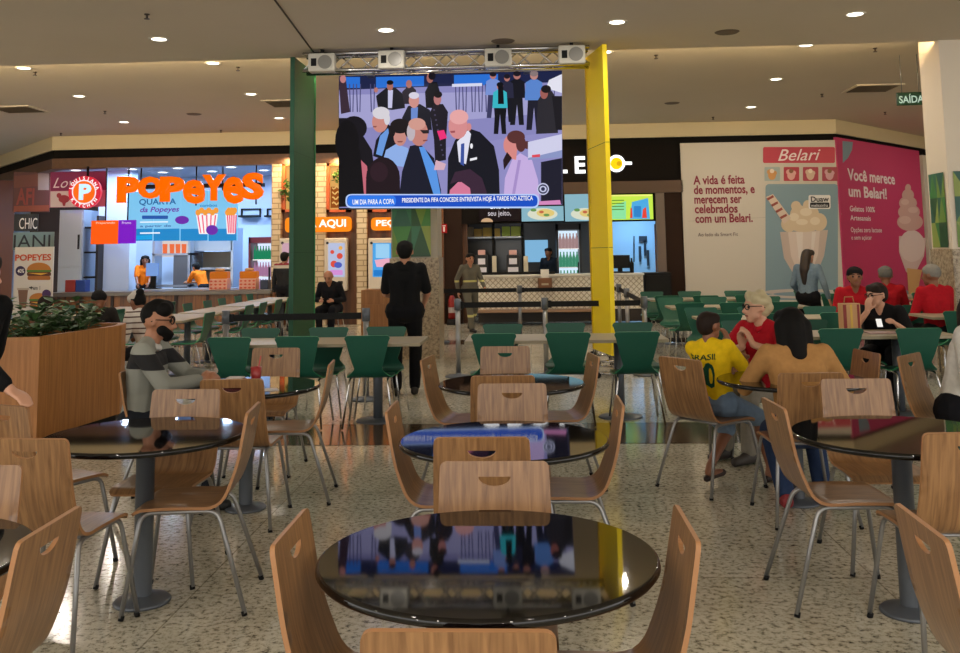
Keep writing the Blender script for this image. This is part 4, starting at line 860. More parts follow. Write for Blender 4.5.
# flood lamps clamped on the truss
for x, y, lb in ((321, 62, 'white box lamp at left end of the truss beside green panel'), (391, 59, 'white box lamp on the truss, second from the green panel'), (498, 57, 'white box lamp on the truss, second from the yellow panel'), (572, 54, 'white box lamp at right end of the truss beside yellow panel')):
    p = YP(Yt - .2).at(x, y); t = thing('box_lamp', lb, 'lamp', (p.x, Yt - .2, p.z), 0, 'white box lamps on the truss')
    bm = bmesh.new(); bx(bm, -.17, 0, -.12, .17, .16, .12, 0, .02); frombm('housing', bm, mat('lamp_white', 'd0ccc0', .4), t)
    bm = bmesh.new(); cyl(bm, (.05, -.012, 0), (.05, .01, 0), .09, n=24); frombm('lens', bm, mat('lamp_lens', '8c8a84', .3), t)
    bm = bmesh.new(); bx(bm, -.13, -.006, -.05, -.06, .002, .05); frombm('vent', bm, BLACK, t)
    bm = bmesh.new(); bx(bm, -.02, .05, .1, .02, .12, .22); frombm('clamp', bm, BLACK, t)
# the screen
Yscr = Yt + .3; PS = YP(Yscr)
A = rect(338.7, 75.5, 562.3, 207.5, Yscr)
t = thing('led_screen', 'big lit screen showing people talking, with blue caption bar', 'screen', ((A[0] + A[2]) / 2, Yscr, A[1])); inv = Matrix.Translation(-t.location); ww = A[2] - A[0]; hh = A[3] - A[1]
bm = bmesh.new(); bx(bm, -ww / 2, 0, 0, ww / 2, .12, hh); frombm('cabinet', bm, BLACK, t)
for sx in (-.35, .35):
    bm = bmesh.new(); bx(bm, sx * ww - .04, -.2, hh - .01, sx * ww + .04, .08, max(hh + .03, ZT - .2 - A[1])); frombm('hanger', bm, STEEL, t)
SCR = .92
S = lambda c: E(c, SCR)
ar = Art(PS, .004, .0003)
ar.add(S('8a88c0'), [(339, 76), (562, 70.4), (562.2, 204.5), (339.3, 208)])
ar.add(S('1c2348'), [(339, 76), (562, 70.4), (562, 82), (339, 90)]); ar.add(S('2a72d8'), [(376, 77), (424, 76), (424, 86), (376, 88)], [(454, 75), (498, 74), (498, 85), (454, 86)], [(345, 77), (360, 77), (360, 88), (345, 88)])
ar.add(S('a4a2d2'), [(339, 95), (562, 90), (562, 112), (339, 130)]); ar.add(S('918ec6'), [(430, 150), (562, 130), (562, 200), (430, 205)])
for x in (349, 356, 370, 455, 462, 471, 478, 485, 431, 550): ar.add(S('4a4a78'), [(x, 84), (x + 1, 84), (x + 2, 112), (x + .8, 112)], [(x + 4, 84), (x + 5, 84), (x + 4.4, 112), (x + 3.4, 112)])
ar.add(S('d8dcf4'), [(452, 84), (482, 83), (482, 86), (452, 87)])
def walker(x, y0, y1, top, legs, skin='b87870', hair='1a1620', w_=7):
    h = y1 - y0
    ar.add(S(legs), [(x - w_ * .55, y0 + h * .48), (x + w_ * .55, y0 + h * .48), (x + w_ * .7, y1), (x + w_ * .2, y1), (x, y0 + h * .62), (x - w_ * .2, y1), (x - w_ * .7, y1)])
    ar.add(S(top), [(x - w_ * .75, y0 + h * .2), (x - w_ * .3, y0 + h * .15), (x + w_ * .3, y0 + h * .15), (x + w_ * .75, y0 + h * .2), (x + w_ * .85, y0 + h * .5), (x - w_ * .85, y0 + h * .5)])
    ar.add(S(skin), ell(x, y0 + h * .08, w_ * .36, h * .075)); ar.add(S(hair), ell(x, y0 + h * .05, w_ * .38, h * .05))
walker(493, 72, 118, '7a94d8', '3a3a60', w_=9)
walker(517, 71, 125, '14141e', '16161e', w_=10); walker(534, 70.5, 130, '5a86d0', '1c1c2c', 'c08880', '8a7878', 11); walker(507, 74, 122, '282840', '141420', w_=8); walker(500, 82, 134, '38b8c8', '101018', hair='0c0c14', w_=9); ar.add(S('0c0c14'), [(498, 84), (503, 84), (504, 104), (498, 104)])
ar.add(S('e6e6f4'), [(546, 88), (549, 80), (562, 74), (562, 93)])
ar.add(S('2a2830'), [(538, 100), (543, 92), (552, 91), (557, 100), (558, 133), (536, 134)]); ar.add(S('a05e58'), ell(544, 93, 4, 6)); ar.add(S('181418'), ell(546, 89, 5, 4))
ar.add(S('18161e'), [(552, 96), (562, 96), (562, 130), (556, 130)])
ar.add(S('3a2a38'), [(339, 82), (346, 80), (350, 112), (341, 114)]); ar.add(S('c08080'), ell(343, 79, 3, 4))
ar.add(S('14151f'), [(376, 96), (386, 88), (396, 88), (404, 95), (405, 108), (392, 110), (378, 108)]); ar.add(S('c8c8e8'), [(388, 90), (393, 90), (392, 108), (388, 108)]); ar.add(S('a86a60'), ell(390, 86, 3.2, 4.5)); ar.add(S('14100f'), ell(390, 82.5, 3.4, 2.4)); ar.add(S('b87870'), ell(376, 90, 2, 2.6))
ar.add(S('26202c'), [(402, 92), (410, 84), (416, 90), (416, 104), (404, 104)]); ar.add(S('b07068'), ell(409, 84, 3, 4))
ar.add(S('0f0f18'), [(425, 92), (430, 82), (437, 82), (440, 92), (440, 108), (426, 108)]); ar.add(S('a86a62'), ell(430, 78, 3.4, 5)); ar.add(S('14101a'), ell(432, 76, 3.6, 4))
ar.add(S('1a1a26'), [(402, 118), (408, 106), (420, 104), (430, 110), (432, 130), (404, 130)]); ar.add(S('6a8ad0'), [(411, 108), (418, 107), (417, 126), (411, 126)]); ar.add(S('d09088'), ell(414, 100.5, 5.2, 7.5)); ar.add(S('d8d4e4'), ell(414, 95.5, 5.2, 3.4))
ar.add(S('1c1824'), [(430, 112), (434, 104), (443, 104), (448, 112), (446, 140), (446, 160), (435, 162), (434, 140)]); ar.add(S('4a4460'), *[ell(434 + (k * 37) % 12, 110 + k * 5, .9) for k in range(10)]); ar.add(S('b87878'), ell(437.5, 99, 3.8, 6)); ar.add(S('100c12'), ell(438, 94.5, 4.2, 3.4)); ar.add(S('f0307a'), [(437, 131), (444, 130), (447, 138), (440, 140)])
ar.add(S('14141f'), [(373, 156), (376, 140), (388, 124), (395, 130), (397, 152), (384, 160)]); ar.add(S('6a9ae0'), [(376, 154), (380, 136), (388, 128), (389, 132), (382, 156)])
ar.add(S('cc8a80'), ell(380, 122, 8, 10.5)); ar.add(S('d8d4dc'), ell(381, 113, 8.6, 6.2), ell(387, 119, 3, 6)); ar.add(S('8a5048'), [(373, 126), (377, 126), (376, 127.4), (373, 127.4)])
ar.add(S('8fb0ea'), [(382, 164), (386, 150), (396, 144), (408, 148), (412, 168)]); ar.add(S('c88a80'), ell(400, 137, 6.4, 9)); ar.add(S('1a1216'), ell(400, 126, 10, 7.5), ell(392, 131, 3.4, 6), ell(408, 131, 3.4, 6))
ar.add(S('8a4e48'), [(397, 141), (403, 141), (402, 142.4), (398, 142.4)])
ar.add(S('15121a'), ell(354, 128, 13, 12), [(339, 118), (352, 118), (372, 150), (374, 166), (350, 206), (339, 206)]); ar.add(S('0c0a0f'), ell(347, 142, 12, 22), [(339, 140), (360, 150), (366, 206), (339, 207)])
ar.add(S('c86a7a'), [(361, 160), (367, 166), (370, 194), (364, 194)])
ar.add(S('16182a'), [(398, 207), (402, 172), (410, 146), (420, 144), (434, 158), (441, 190), (441, 206)]); ar.add(S('5a98e8'), [(419, 147), (424, 147), (436, 168), (441, 196), (434, 196)]); ar.add(S('c48278'), ell(419, 133, 9, 13)); ar.add(S('c0b4bc'), ell(411, 132, 4.2, 9)); ar.add(S('d29a8e'), ell(417, 124, 8.6, 6)); ar.add(S('2a2024'), [(420, 130), (429, 130), (429, 133.4), (423, 133.6)]); ar.add(S('8a4a44'), [(423, 140), (428, 139.6), (427, 141), (423, 141.4)])
ar.add(S('12131f'), [(447, 206), (448, 158), (455, 140), (468, 128), (480, 132), (494, 146), (499, 170), (500, 205)]); ar.add(S('e4e4f6'), [(457, 142), (468, 130), (471, 134), (466, 164), (459, 162)]); ar.add(S('3a52a0'), [(461, 144), (464.4, 143), (464, 166), (460.4, 164)]); ar.add(S('d88e90'), ell(458, 126, 9.6, 13)); ar.add(S('e8a8a8'), ell(459, 117, 9.4, 7.4)); ar.add(S('d48a8a'), ell(469, 127, 2.4, 4)); ar.add(S('a05058'), [(450, 131), (455, 130.6), (455, 132.6), (451, 133)]); ar.add(S('f0f0f8'), [(470, 158.6), (477, 157), (477, 159.4), (470, 161)], ell(471.5, 146, 1.4, 2.6))
ar.add(S('d8b0c0'), [(436, 160), (446, 164), (444, 170), (434, 170)])
ar.add(S('c8b0e4'), [(503, 207), (505, 178), (512, 160), (520, 153), (532, 160), (538, 180), (540, 205)]); ar.add(S('a890cc'), [(518, 160), (521, 160), (514, 200), (511, 200)]); ar.add(S('da8a86'), ell(511, 145, 7.6, 10.5), [(508, 152), (517, 152), (516, 160), (509, 158)]); ar.add(S('5a3030'), ell(516, 137, 9, 6.6), ell(521, 144, 5, 8), ell(527, 145, 3.6, 4)); ar.add(S('24141a'), [(507, 152), (512, 158), (504, 170), (503, 160)])
ar.add(S('d2d2ee'), [(528, 142), (562, 134), (562, 150), (528, 158)]); ar.add(S('8c98c8'), [(528, 158), (562, 150), (562, 157), (528, 160)]); ar.add(S('e04a5a'), [(532, 155), (540, 154), (540, 157), (532, 157.5)])
ar.add(S('1a1a2c'), [(541, 162), (562, 158), (562, 204), (541, 205)]); ar.add(S('c8ccec'), ell(543, 189, 6, 6)); ar.add(S('2c3050'), ell(543, 189, 4.8, 4.8)); ar.add(S('c8ccec'), ell(543, 189, 3.6, 3.2)); ar.add(S('2c3050'), ell(543, 189, 2, 2))
ar.add(S('20121a'), ell(383, 178, 17, 21), [(366, 180), (400, 180), (400, 207), (366, 207)]); ar.add(S('2e1a24'), ell(379, 172, 9, 10))
ar.add(S('d87a9a'), [(448, 205), (450, 190), (458, 182), (470, 182), (474, 204)]); ar.add(S('3a2438'), [(450, 184), (455, 172), (470, 169), (482, 178), (488, 196), (484, 204), (472, 204), (470, 188), (460, 181)])
ar.add(S('d88ac0'), [(496, 204), (560, 200), (561, 204.4), (500, 206)])
ar.add(S('bcd4ff'), rr(345.5, 194, 539, 208.2, 6.5)); ar.add(S('1650c8'), rr(347, 195.2, 537.6, 206.6, 5.4)); ar.add(S('2f7cf0'), rr(347.6, 195.6, 396, 206.2, 5))
for o in [ar.done('screen_picture', t)]: o.data.transform(inv)
for s, x0, x1, dy in (('UM DIA PARA A COPA', 351, 393, .7), ('PRESIDENTE DA FIFA CONCEDE ENTREVISTA HOJE À TARDE NO AZTECA', 401, 533, 0)):
    o = text('caption_lettering', s, x0, 198.4 - (2 if 'À' in s else 0) + dy, x1, 203.6 + dy, PS, S('ffffff'), t, bold=.015, off=.16); o.data.transform(inv)
    for v in o.data.vertices: v.co.y = -(.008 + .0003 * ar.k)

# ================================================================== CHAIRS AND TABLES
def shell(name, prof, width, hole=None, th=.011, edge_round=.03, ms=None):
    pr_ = arcpath(prof, .075, 7)
    L = [0]
    for a, b in zip(pr_, pr_[1:]): L.append(L[-1] + (b - a).length)
    tot = L[-1]
    def along(s):
        s = max(0, min(tot, s))
        for i in range(len(L) - 1):
            if s <= L[i + 1] + 1e-9: break
        f = (s - L[i]) / max(1e-9, L[i + 1] - L[i]); p = pr_[i].lerp(pr_[i + 1], f); d = (pr_[i + 1] - pr_[i]).normalized()
        return p, Vector((0, -d.z, d.y))     # normal: up on the seat, forward on the back
    N = 40; right = [(width(tot * k / N), tot * k / N) for k in range(N + 1)]
    out = rounded([(x, s, 0) for x, s in right] + [(-x, s, 0) for x, s in reversed(right)], [edge_round if i in (0, N, N + 1, 2 * N + 1) else .0005 for i in range(2 * N + 2)], 1)
    # corner rounding on a coarse outline
    cs = []
    def corner(x, s, sx, ss, r):
        return [(x - sx * r + sx * r * math.sin(a), s - ss * r + ss * r * math.cos(a)) for a in [math.pi / 2 * k / 5 for k in range(6)]]
    r = edge_round
    w0, w1 = width(0), width(tot)
    ptsR = [(w0 - r + r * math.sin(a), r - r * math.cos(a)) for a in [math.pi / 2 * k / 5 for k in range(6)]]
    ptsR += [(width(s), s) for s in [r + (tot - 2 * r) * k / 30 for k in range(1, 30)]]
    ptsR += [(w1 - r + r * math.cos(a), tot - r + r * math.sin(a)) for a in [math.pi / 2 * k / 5 for k in range(6)]]
    out = ptsR + [(-x, s) for x, s in reversed(ptsR)]
    V = [Vector(p) for p in out]; n0 = len(V); Ed = [(i, (i + 1) % n0) for i in range(n0)]
    H = []
    if hole:
        hx, hy, hw, hh = hole; H = [(-hw, tot - hy), (hw, tot - hy)] + [(hw * math.cos(a), tot - hy - hh * math.sin(a)) for a in [math.pi * k / 12 for k in range(1, 12)]]
        H = [(x + hx, s) for x, s in H]; b0 = len(V); V += [Vector(p) for p in H]; Ed += [(b0 + i, b0 + (i + 1) % len(H)) for i in range(len(H))]
    def inside(p, poly_):
        c = False; j = len(poly_) - 1
        for i in range(len(poly_)):
            if (poly_[i][1] > p[1]) != (poly_[j][1] > p[1]) and p[0] < (poly_[j][0] - poly_[i][0]) * (p[1] - poly_[i][1]) / (poly_[j][1] - poly_[i][1]) + poly_[i][0]: c = not c
            j = i
        return c
    for s in [l for l in L[1:-1]] + [tot * k / 14 for k in range(1, 14)]:
        for q in (-.8, -.4, 0, .4, .8):
            p = (width(s) * q, s)
            if not hole or max(abs(p[0] - hole[0]) - hole[2], abs(p[1] - (tot - hole[1] - hole[3] / 2)) - hole[3] / 2) > .012: V.append(Vector(p))
    vs, es, fs, _, _, _ = delaunay_2d_cdt(V, Ed, [], 0, 1e-6)
    tris = []
    for f in fs:
        c = sum((vs[i] for i in f), Vector((0, 0))) / len(f)
        if inside(c, out) and not (H and inside(c, H)): tris.append(tuple(f))
    bm = bmesh.new(); F_, B_ = [], []
    for v in vs:
        p, n = along(v.y); q = Vector((v.x, p.y, p.z)); F_.append(q + n * th / 2); B_.append(q - n * th / 2)
    fa = [bm.verts.new(p) for p in F_]; ba = [bm.verts.new(p) for p in B_]; cnt = {}
    for f in tris:
        a = bm.faces.new([fa[i] for i in f]); b = bm.faces.new([ba[i] for i in reversed(f)]); a.smooth = b.smooth = True
        for i in range(3): cnt.setdefault(frozenset((f[i], f[(i + 1) % 3])), []).append((f[i], f[(i + 1) % 3]))
    for k_, e in cnt.items():
        if len(e) == 1:
            i, j = e[0]; g = bm.faces.new([bm.verts.new(p) for p in (F_[j], F_[i], B_[i], B_[j])]); g.material_index = 1
    loose = [v for v in bm.verts if not v.link_faces]
    for v in loose: bm.verts.remove(v)
    bm.normal_update()
    # outward check on the seat: front face normal should point up
    f0 = min((f for f in bm.faces if f.material_index == 0), key=lambda f: (f.calc_center_median() - Vector((0, .05, .47))).length)
    if f0.normal.z < 0: bmesh.ops.reverse_faces(bm, faces=bm.faces[:])
    return frombm(name, bm, ms)
WPROF = [(0, .225, .425), (0, .195, .447), (0, .05, .452), (0, -.165, .445), (0, -.235, .62), (0, -.275, .855)]
_ws = lambda s: .195 - max(0, s - .45) * .028
wood_shell = shell('seat_shell', WPROF, _ws, (0, .05, .055, .03), .013, .022, [OAK, PLYEDGE])
def gw(s):
    if s < .34: return .20 + .02 * math.sin(min(1, s / .34) * math.pi)
    if s < .46: t_ = (s - .34) / .12; return .20 - (.20 - .125) * (3 * t_ * t_ - 2 * t_ ** 3)
    t_ = min(1, (s - .46) / .40); return .125 + .10 * t_ ** .85
green_shell = shell('seat_shell', [(0, .22, .425), (0, .19, .45), (0, .04, .452), (0, -.15, .445), (0, -.215, .62), (0, -.26, .835)], gw, None, .012, .03, [GREEN, GREENE])
def leg_frame(s, r, foot=.235, m=STEEL, y0=.245, y1=-.285, parent=None, caps=True, top=.432):
    bm = bmesh.new(); tube(bm, arcpath([(s * foot, y0, .012), (s * .172, .185, top), (s * .172, -.15, top), (s * foot, y1, .012)], .05, 5), r, 8)
    o = frombm('leg_frame', bm, m, parent)
    if caps:
        for y in (y0, y1):
            bm = bmesh.new(); cyl(bm, (s * foot, y, 0), (s * (foot - .004), y - (.004 if y > 0 else -.006), .02), r * 1.2, n=10); frombm('foot_cap', bm, BLACK, o)
    return o
wood0 = thing('wooden_chair', 'x', 'chair', (0, 0, 0), 0, 'bent plywood chairs')
wood_shell.parent = wood0
for s in (-1, 1): leg_frame(s, .0105, parent=wood0)
for y in (.13, -.1): bm = bmesh.new(); cyl(bm, (-.172, y, .432), (.172, y, .432), .009, n=8); frombm('crossbar', bm, STEEL, wood0)
green0 = thing('green_chair', 'x', 'chair', (0, 0, 0), 0, 'green chairs')
green_shell.parent = green0
for s in (-1, 1): leg_frame(s, .009, .225, CHROME, .22, -.25, green0, False, .434)
used = {'w': False, 'g': False}
def chair(kind, bx_, by_, ang, label, group=None, backdist=.27):
    """bx_, by_: where the middle of the back's top edge stands; ang: heading the sitter faces (degrees from +X)"""
    rz = math.radians(ang - 90); f = Vector((math.cos(math.radians(ang)), math.sin(math.radians(ang)), 0)); loc = Vector((bx_, by_, 0)) + f * backdist
    src = wood0 if kind == 'w' else green0
    if not used[kind]:
        used[kind] = True; src.location = loc; src.rotation_euler = (0, 0, rz); src['label'] = label
        if group: src['group'] = group
        return src
    return dup(src, loc, rz, label, group)
WG = 'bent plywood chairs'
W = [
 (-.15, 1.88, 90, 'wooden chair back at the bottom edge in front of the nearest round table'),
 (-.135, 3.33, -90, 'wooden chair facing the viewer behind the nearest round table'),
 (-.64, 2.57, 0, 'wooden chair seen edge-on left of the nearest round table'),
 (.39, 2.60, 180, 'wooden chair seen edge-on right of the nearest round table'),
 (-.20, 3.76, 90, 'wooden chair back before the second round table of the middle row'),
 (-.11, 5.26, -90, 'wooden chair facing the viewer behind the second middle table'),
 (-.655, 4.53, 0, 'wooden chair left of the second middle table, seat lit by screen'),
 (.41, 4.66, 180, 'wooden chair right of the second middle table, seat lit by screen'),
 (-.17, 5.60, 90, 'wooden chair back before the third round table of the middle row'),
 (-.20, 7.32, -90, 'farthest wooden chair of the middle row, facing the viewer'),
 (-.71, 6.6, -8, 'wooden chair left of the third middle table near the belt post'),
 (.42, 6.68, 188, 'wooden chair right of the third middle table below yellow panel'),
 (-2.02, 3.79, 86, 'wooden chair back at the left edge, before the left round table'),
 (-2.60, 4.66, 66, 'wooden chair with a hand resting on its back'),
 (-1.86, 5.14, -90, 'wooden chair facing the viewer behind the left round table'),
 (-1.32, 4.53, 187, 'wooden side-on chair right of the left round table'),
 (-1.31, 2.60, 182, 'large wooden chair in the bottom left corner'),
 (-1.95, 3.30, -90, 'wooden chair cut by left edge, facing the viewer behind corner chair'),
 (-1.74, 5.55, 92, 'wooden chair back beside the man in the grey sweater'),
 (-1.97, 7.38, -90, 'wooden chair facing viewer behind the sweater man\'s table, before green chairs'),
 (-1.33, 6.36, 186, 'wooden side-on chair right of the sweater man\'s table'),
 (-2.58, 6.08, 8, 'wooden chair under the man in the grey sweater'),
 (.97, 6.41, 38, 'wooden chair under the boy in the yellow shirt'),
 (1.58, 5.60, 92, 'wooden chair under the woman in the tan sweater'),
 (1.73, 7.9, -92, 'wooden chair facing the viewer behind the man in red polo shirt'),
 (2.28, 6.73, 188, 'small heart-holed wooden chair below the paper bag'),
 (2.48, 6.5, -42, 'tilted wooden chair under the person in white'),
 (1.11, 4.54, 2, 'wooden chair with empty seat left of the right round table'),
 (1.74, 5.33, -90, 'pale wooden chair facing the viewer behind the right round table'),
 (1.66, 3.80, 92, 'wooden chair back cut by the right edge before the right table'),
 (1.0, 2.61, -2, 'large wooden chair in the bottom right corner'),
]
chairs_by = {}
for x, y, a, lb in W: chairs_by[lb] = chair('w', x, y, a, lb, WG)
# round tables
rt0 = thing('round_table', 'x', 'table', (0, 0, 0), 0, 'round black granite tables')
bm = bmesh.new(); lathe(bm, [(0, .722), (.44, .722), (.453, .726), (.46, .736), (.457, .746), (.45, .75), (0, .75)], 96); frombm('tabletop', bm, TOPG, rt0)
bm = bmesh.new(); lathe(bm, [(.042, .02), (.042, .7), (.12, .712), (.12, .722)], 32); frombm('pole', bm, POLE, rt0)
bm = bmesh.new(); lathe(bm, [(0, 0), (.125, 0), (.128, .008), (.12, .016), (.06, .03), (.042, .035)], 40); frombm('base_plate', bm, POLE, rt0)
RT_ = [(-.13, 2.67, 'nearest round black table in the middle, mirroring the screen'), (-.13, 4.28, 'second round black table of the middle row'), (-.13, 6.10, 'third round black table of the middle row'),
       (-1.80, 4.46, 'round black table on the left with grey pole in view'), (-1.87, 2.62, 'round black table cut by the left edge'), (-1.80, 6.05, 'round black table of the man in the grey sweater'),
       (1.60, 4.36, 'round black table on the right with empty chairs'), (1.62, 6.15, 'round black table of the boy in yellow and tan sweater woman')]
for i, (x, y, lb) in enumerate(RT_):
    if i == 0: rt0.location = (x, y, 0); rt0['label'] = lb
    else: dup(rt0, (x, y, 0), 0, lb)
# green area: long cream tables with three green chairs a side
ct0 = None
def cream_table(x0, x1, y, label, rot=0, dep=.72, group='cream tables'):
    t = thing('dining_table', label, 'table', ((x0 + x1) / 2, y, 0), rot, group); L = x1 - x0
    bm = bmesh.new(); bx(bm, -L / 2, -dep / 2, .72, L / 2, dep / 2, .75, 0, .004); frombm('tabletop', bm, CREAM, t)
    for s in (-1, 1):
        bm = bmesh.new(); cyl(bm, (s * L * .27, 0, .02), (s * L * .27, 0, .72), .045, n=16); bx(bm, s * L * .27 - .03, -dep * .4, .69, s * L * .27 + .03, dep * .4, .72); o = frombm('leg', bm, POLE, t)
        bm = bmesh.new(); lathe(bm, [(0, 0), (.21, 0), (.2, .012), (.05, .03)], 28, c=(s * L * .27, 0, 0)); frombm('base_plate', bm, POLE, o)
    return t
ORD = ['first', 'second', 'third', 'fourth']
def block(x0, x1, y, xs_near, xs_far, yn, yf, where, skip=()):
    cream_table(x0, x1, y, 'cream dining table ' + where)
    for i, x in enumerate(xs_near):
        if ('n', i) not in skip: chair('g', x, yn + random.uniform(-.04, .04), 90 + random.uniform(-4, 4), 'green chair %s, near side, %s from left' % (where, ORD[i]), 'green chairs', .26)
    for i, x in enumerate(xs_far):
        if ('f', i) not in skip: chair('g', x, yf + random.uniform(-.04, .04), -90 + random.uniform(-4, 4), 'green chair %s, far side, %s from left' % (where, ORD[i]), 'green chairs', .26)
block(-2.95, -1.02, 9.16, (-2.74, -2.12, -1.48), (-2.74, -2.05, -1.46), 8.62, 9.66, 'at the long table left of centre')
block(-.62, 1.26, 9.28, (-.34, .33, .95), (-.29, .35, 1.03), 8.74, 9.9, 'at the table below the yellow panel')
rows = [(9.36, 8.80, 9.98), (11.64, 11.0, 12.25), (14.0, 13.3, 14.9), (16.3, 15.45, 17.1)]
for r_, (y, yn, yf) in enumerate(rows):
    wh = ['in nearest right row', 'in second right row', 'in third right row', 'in farthest right row'][r_]
    block(1.98, 3.9, y, (2.18, 2.78, 3.45), (2.14, 2.8, 3.6), yn, yf, wh + ' by the aisle', (('n', 0),) if r_ == 0 else ())
    if r_ == 2: block(4.6, 5.62, y, (4.8, 5.35), (4.82, 5.4), yn, yf, wh + ' by the column')
    else: block(4.6, 6.55, y, (4.8, 5.38, 6.2), (4.82, 5.5, 6.2), yn, yf, wh + ' by the column')
# left hall: tables running away along the shop, chairs on both flanks
for k, y in enumerate((13.0, 14.7, 16.4, 18.1)):
    o = cream_table(-.75, .75, 0, 'cream table %s in the run toward the shop counter' % ORD[k], math.pi / 2, .7); o.location = (-4.85, y, 0)
    for j, dy in enumerate((-.38, .38)):
        for sx, nm in ((1, 'right'), (-1, 'left')):
            if k == 0 and sx == 1 and j == 1: continue
            chair('g', -4.85 + sx * .62, y + dy - (.1 if k == 0 else 0), 180 if sx > 0 else 0, 'green chair on the %s side of the %s shop-side table, %s place' % (nm, ORD[k], ['nearer', 'farther'][j]), 'green chairs by the shop', .26)
for k, y in enumerate((11.4, 13.2, 15.2)):
    o = cream_table(-.75, .75, 0, 'cream table %s in the run behind the planter' % ORD[k], math.pi / 2, .7); o.location = (-6.6, y, 0)
    for j, dy in enumerate((-.38, .38)):
        for sx, nm in ((1, 'right'), (-1, 'left')):
            if k == 0: continue
            chair('g', -6.6 + sx * .68, y + dy, 180 if sx > 0 else 0, 'green chair on the %s side of the %s table behind planter, %s place' % (nm, ORD[k], ['nearer', 'farther'][j]), 'green chairs by the shop', .26)
# ------------------------------------------------------------------ belt posts
def belt_post(x, y, label):
    t = thing('belt_post', label, 'post', (x, y, 0), 0, 'queue belt posts')
    bm = bmesh.new(); lathe(bm, [(0, 0), (.17, 0), (.165, .02), (.04, .035), (.032, .05)], 28); frombm('base_plate', bm, POLE, t)
    bm = bmesh.new(); cyl(bm, (0, 0, .03), (0, 0, .9), .032, n=16); frombm('pole', bm, STEEL, t)
    bm = bmesh.new(); cyl(bm, (0, 0, .84), (0, 0, .98), .045, n=16); frombm('belt_head', bm, POLE, t); return t
def belt(a, b, label, z=.9):
    a, b = Vector((a[0], a[1], z)), Vector((b[0], b[1], z)); d = (b - a); ang = math.atan2(d.y, d.x); L = d.length
    bm = bmesh.new(); bx(bm, .05, -.004, -.035, L - .05, .004, .035); bx(bm, .03, -.02, -.045, .08, .02, .045); o = frombm('queue_belt', bm, BLACK); o.location = a; o.rotation_euler = (0, 0, ang); return tag(o, label, 'belt', 'queue belts')
PP_ = {}
def ground(px_, z_, py_): return atz(px_, py_, z_)
pts = {'a': (-1.66, 11.15), 'b': (-3.3, 11.25)}
q = [('left hall belt post beside the man in black', atz(366, 310, .96)), ('belt post behind the long table left of centre', atz(226, 312.5, .96))]
na, nb = q[0][1], q[1][1]
belt_post(na.x, na.y, 'belt post beside the man in black'); belt_post(nb.x, nb.y, 'belt post left of the green panel'); belt((nb.x, nb.y), (na.x, na.y), 'black belt running past the green panel')
Yn, Yf = 12.3, 17.0
pn = [YP(Yn).at(458, 330), YP(Yn).at(545.5, 330), YP(Yn).at(645, 330)]; pf = [YP(Yf).at(440, 310), YP(Yf).at(520, 310), YP(Yf).at(619.5, 310)]
ln = ['belt post in front, nearest the worker in grey', 'belt post in front, left of the yellow panel', 'belt post in front, right of the yellow panel']
lf = ['belt post behind, beside the fire extinguisher', 'belt post behind, below the wooden box', 'belt post behind, right of the yellow panel']
for p, l in zip(pn, ln): belt_post(p.x, Yn, l)
for p, l in zip(pf, lf): belt_post(p.x, Yf, l)
pm = (pf[2] + pn[2]) / 2; pm.x = (pf[2].x + pn[2].x) / 2; belt_post(pm.x, (Yn + Yf) / 2 + .4, 'belt post midway along the right side belt')
belt((pn[0].x, Yn), (pn[1].x, Yn), 'front belt from the worker to the middle post'); belt((pn[1].x, Yn), (pn[2].x, Yn), 'front belt passing the yellow panel')
belt((pf[0].x, Yf), (pf[1].x, Yf), 'rear belt left of the wooden box'); belt((pf[1].x, Yf), (pf[2].x, Yf), 'rear belt passing behind the yellow panel')
belt((pm.x, (Yn + Yf) / 2 + .4), (pf[2].x, Yf), 'side belt, farther length on the right'); belt((pn[2].x, Yn), (pm.x, (Yn + Yf) / 2 + .4), 'side belt, nearer length on the right')
# ------------------------------------------------------------------ planter and bin cabinet
zp = .91
fp = [(-4.17, 8.0), (-4.02, 9.29), (-4.12, 9.62), (-4.9, 9.75), (-6.6, 8.9), (-6.3, 7.75), (-5.2, 7.8)]
t = thing('planter', 'long wooden veneered planter box with green plants on the left', 'planter', (-4.6, 8.6, 0)); inv = Matrix.Translation(-t.location)
bm = bmesh.new(); lo, hi = prism(bm, fp, .06, zp); cen = Vector((sum(p[0] for p in fp) / 7, sum(p[1] for p in fp) / 7))
inn = [cen.lerp(Vector(p), .94) for p in fp]; lo2 = [bm.verts.new((p.x, p.y, zp)) for p in inn]; lo3 = [bm.verts.new((p.x, p.y, zp - .12)) for p in inn]
for i in range(7):
    j = (i + 1) % 7; bm.faces.new((hi[i], hi[j], lo2[j], lo2[i])); bm.faces.new((lo2[i], lo2[j], lo3[j], lo3[i]))
bm.transform(inv); bmesh.ops.recalc_face_normals(bm, faces=bm.faces); frombm('planter_box', bm, PANELWOOD, t)
bm = bmesh.new(); bm.faces.new([bm.verts.new((p.x, p.y, zp - .1)) for p in inn]); bm.transform(inv); frombm('soil', bm, mat('soil', '2a1e14', .9), t)
bm = bmesh.new(); prism(bm, [tuple(cen.lerp(Vector(p), .97)) for p in fp], 0, .06); bm.transform(inv); frombm('plinth', bm, BLACK, t)
LF = mat('planter_leaf', '44683a', .45, var=.45, vs=9)
rnd = random.Random(3); plants = 0
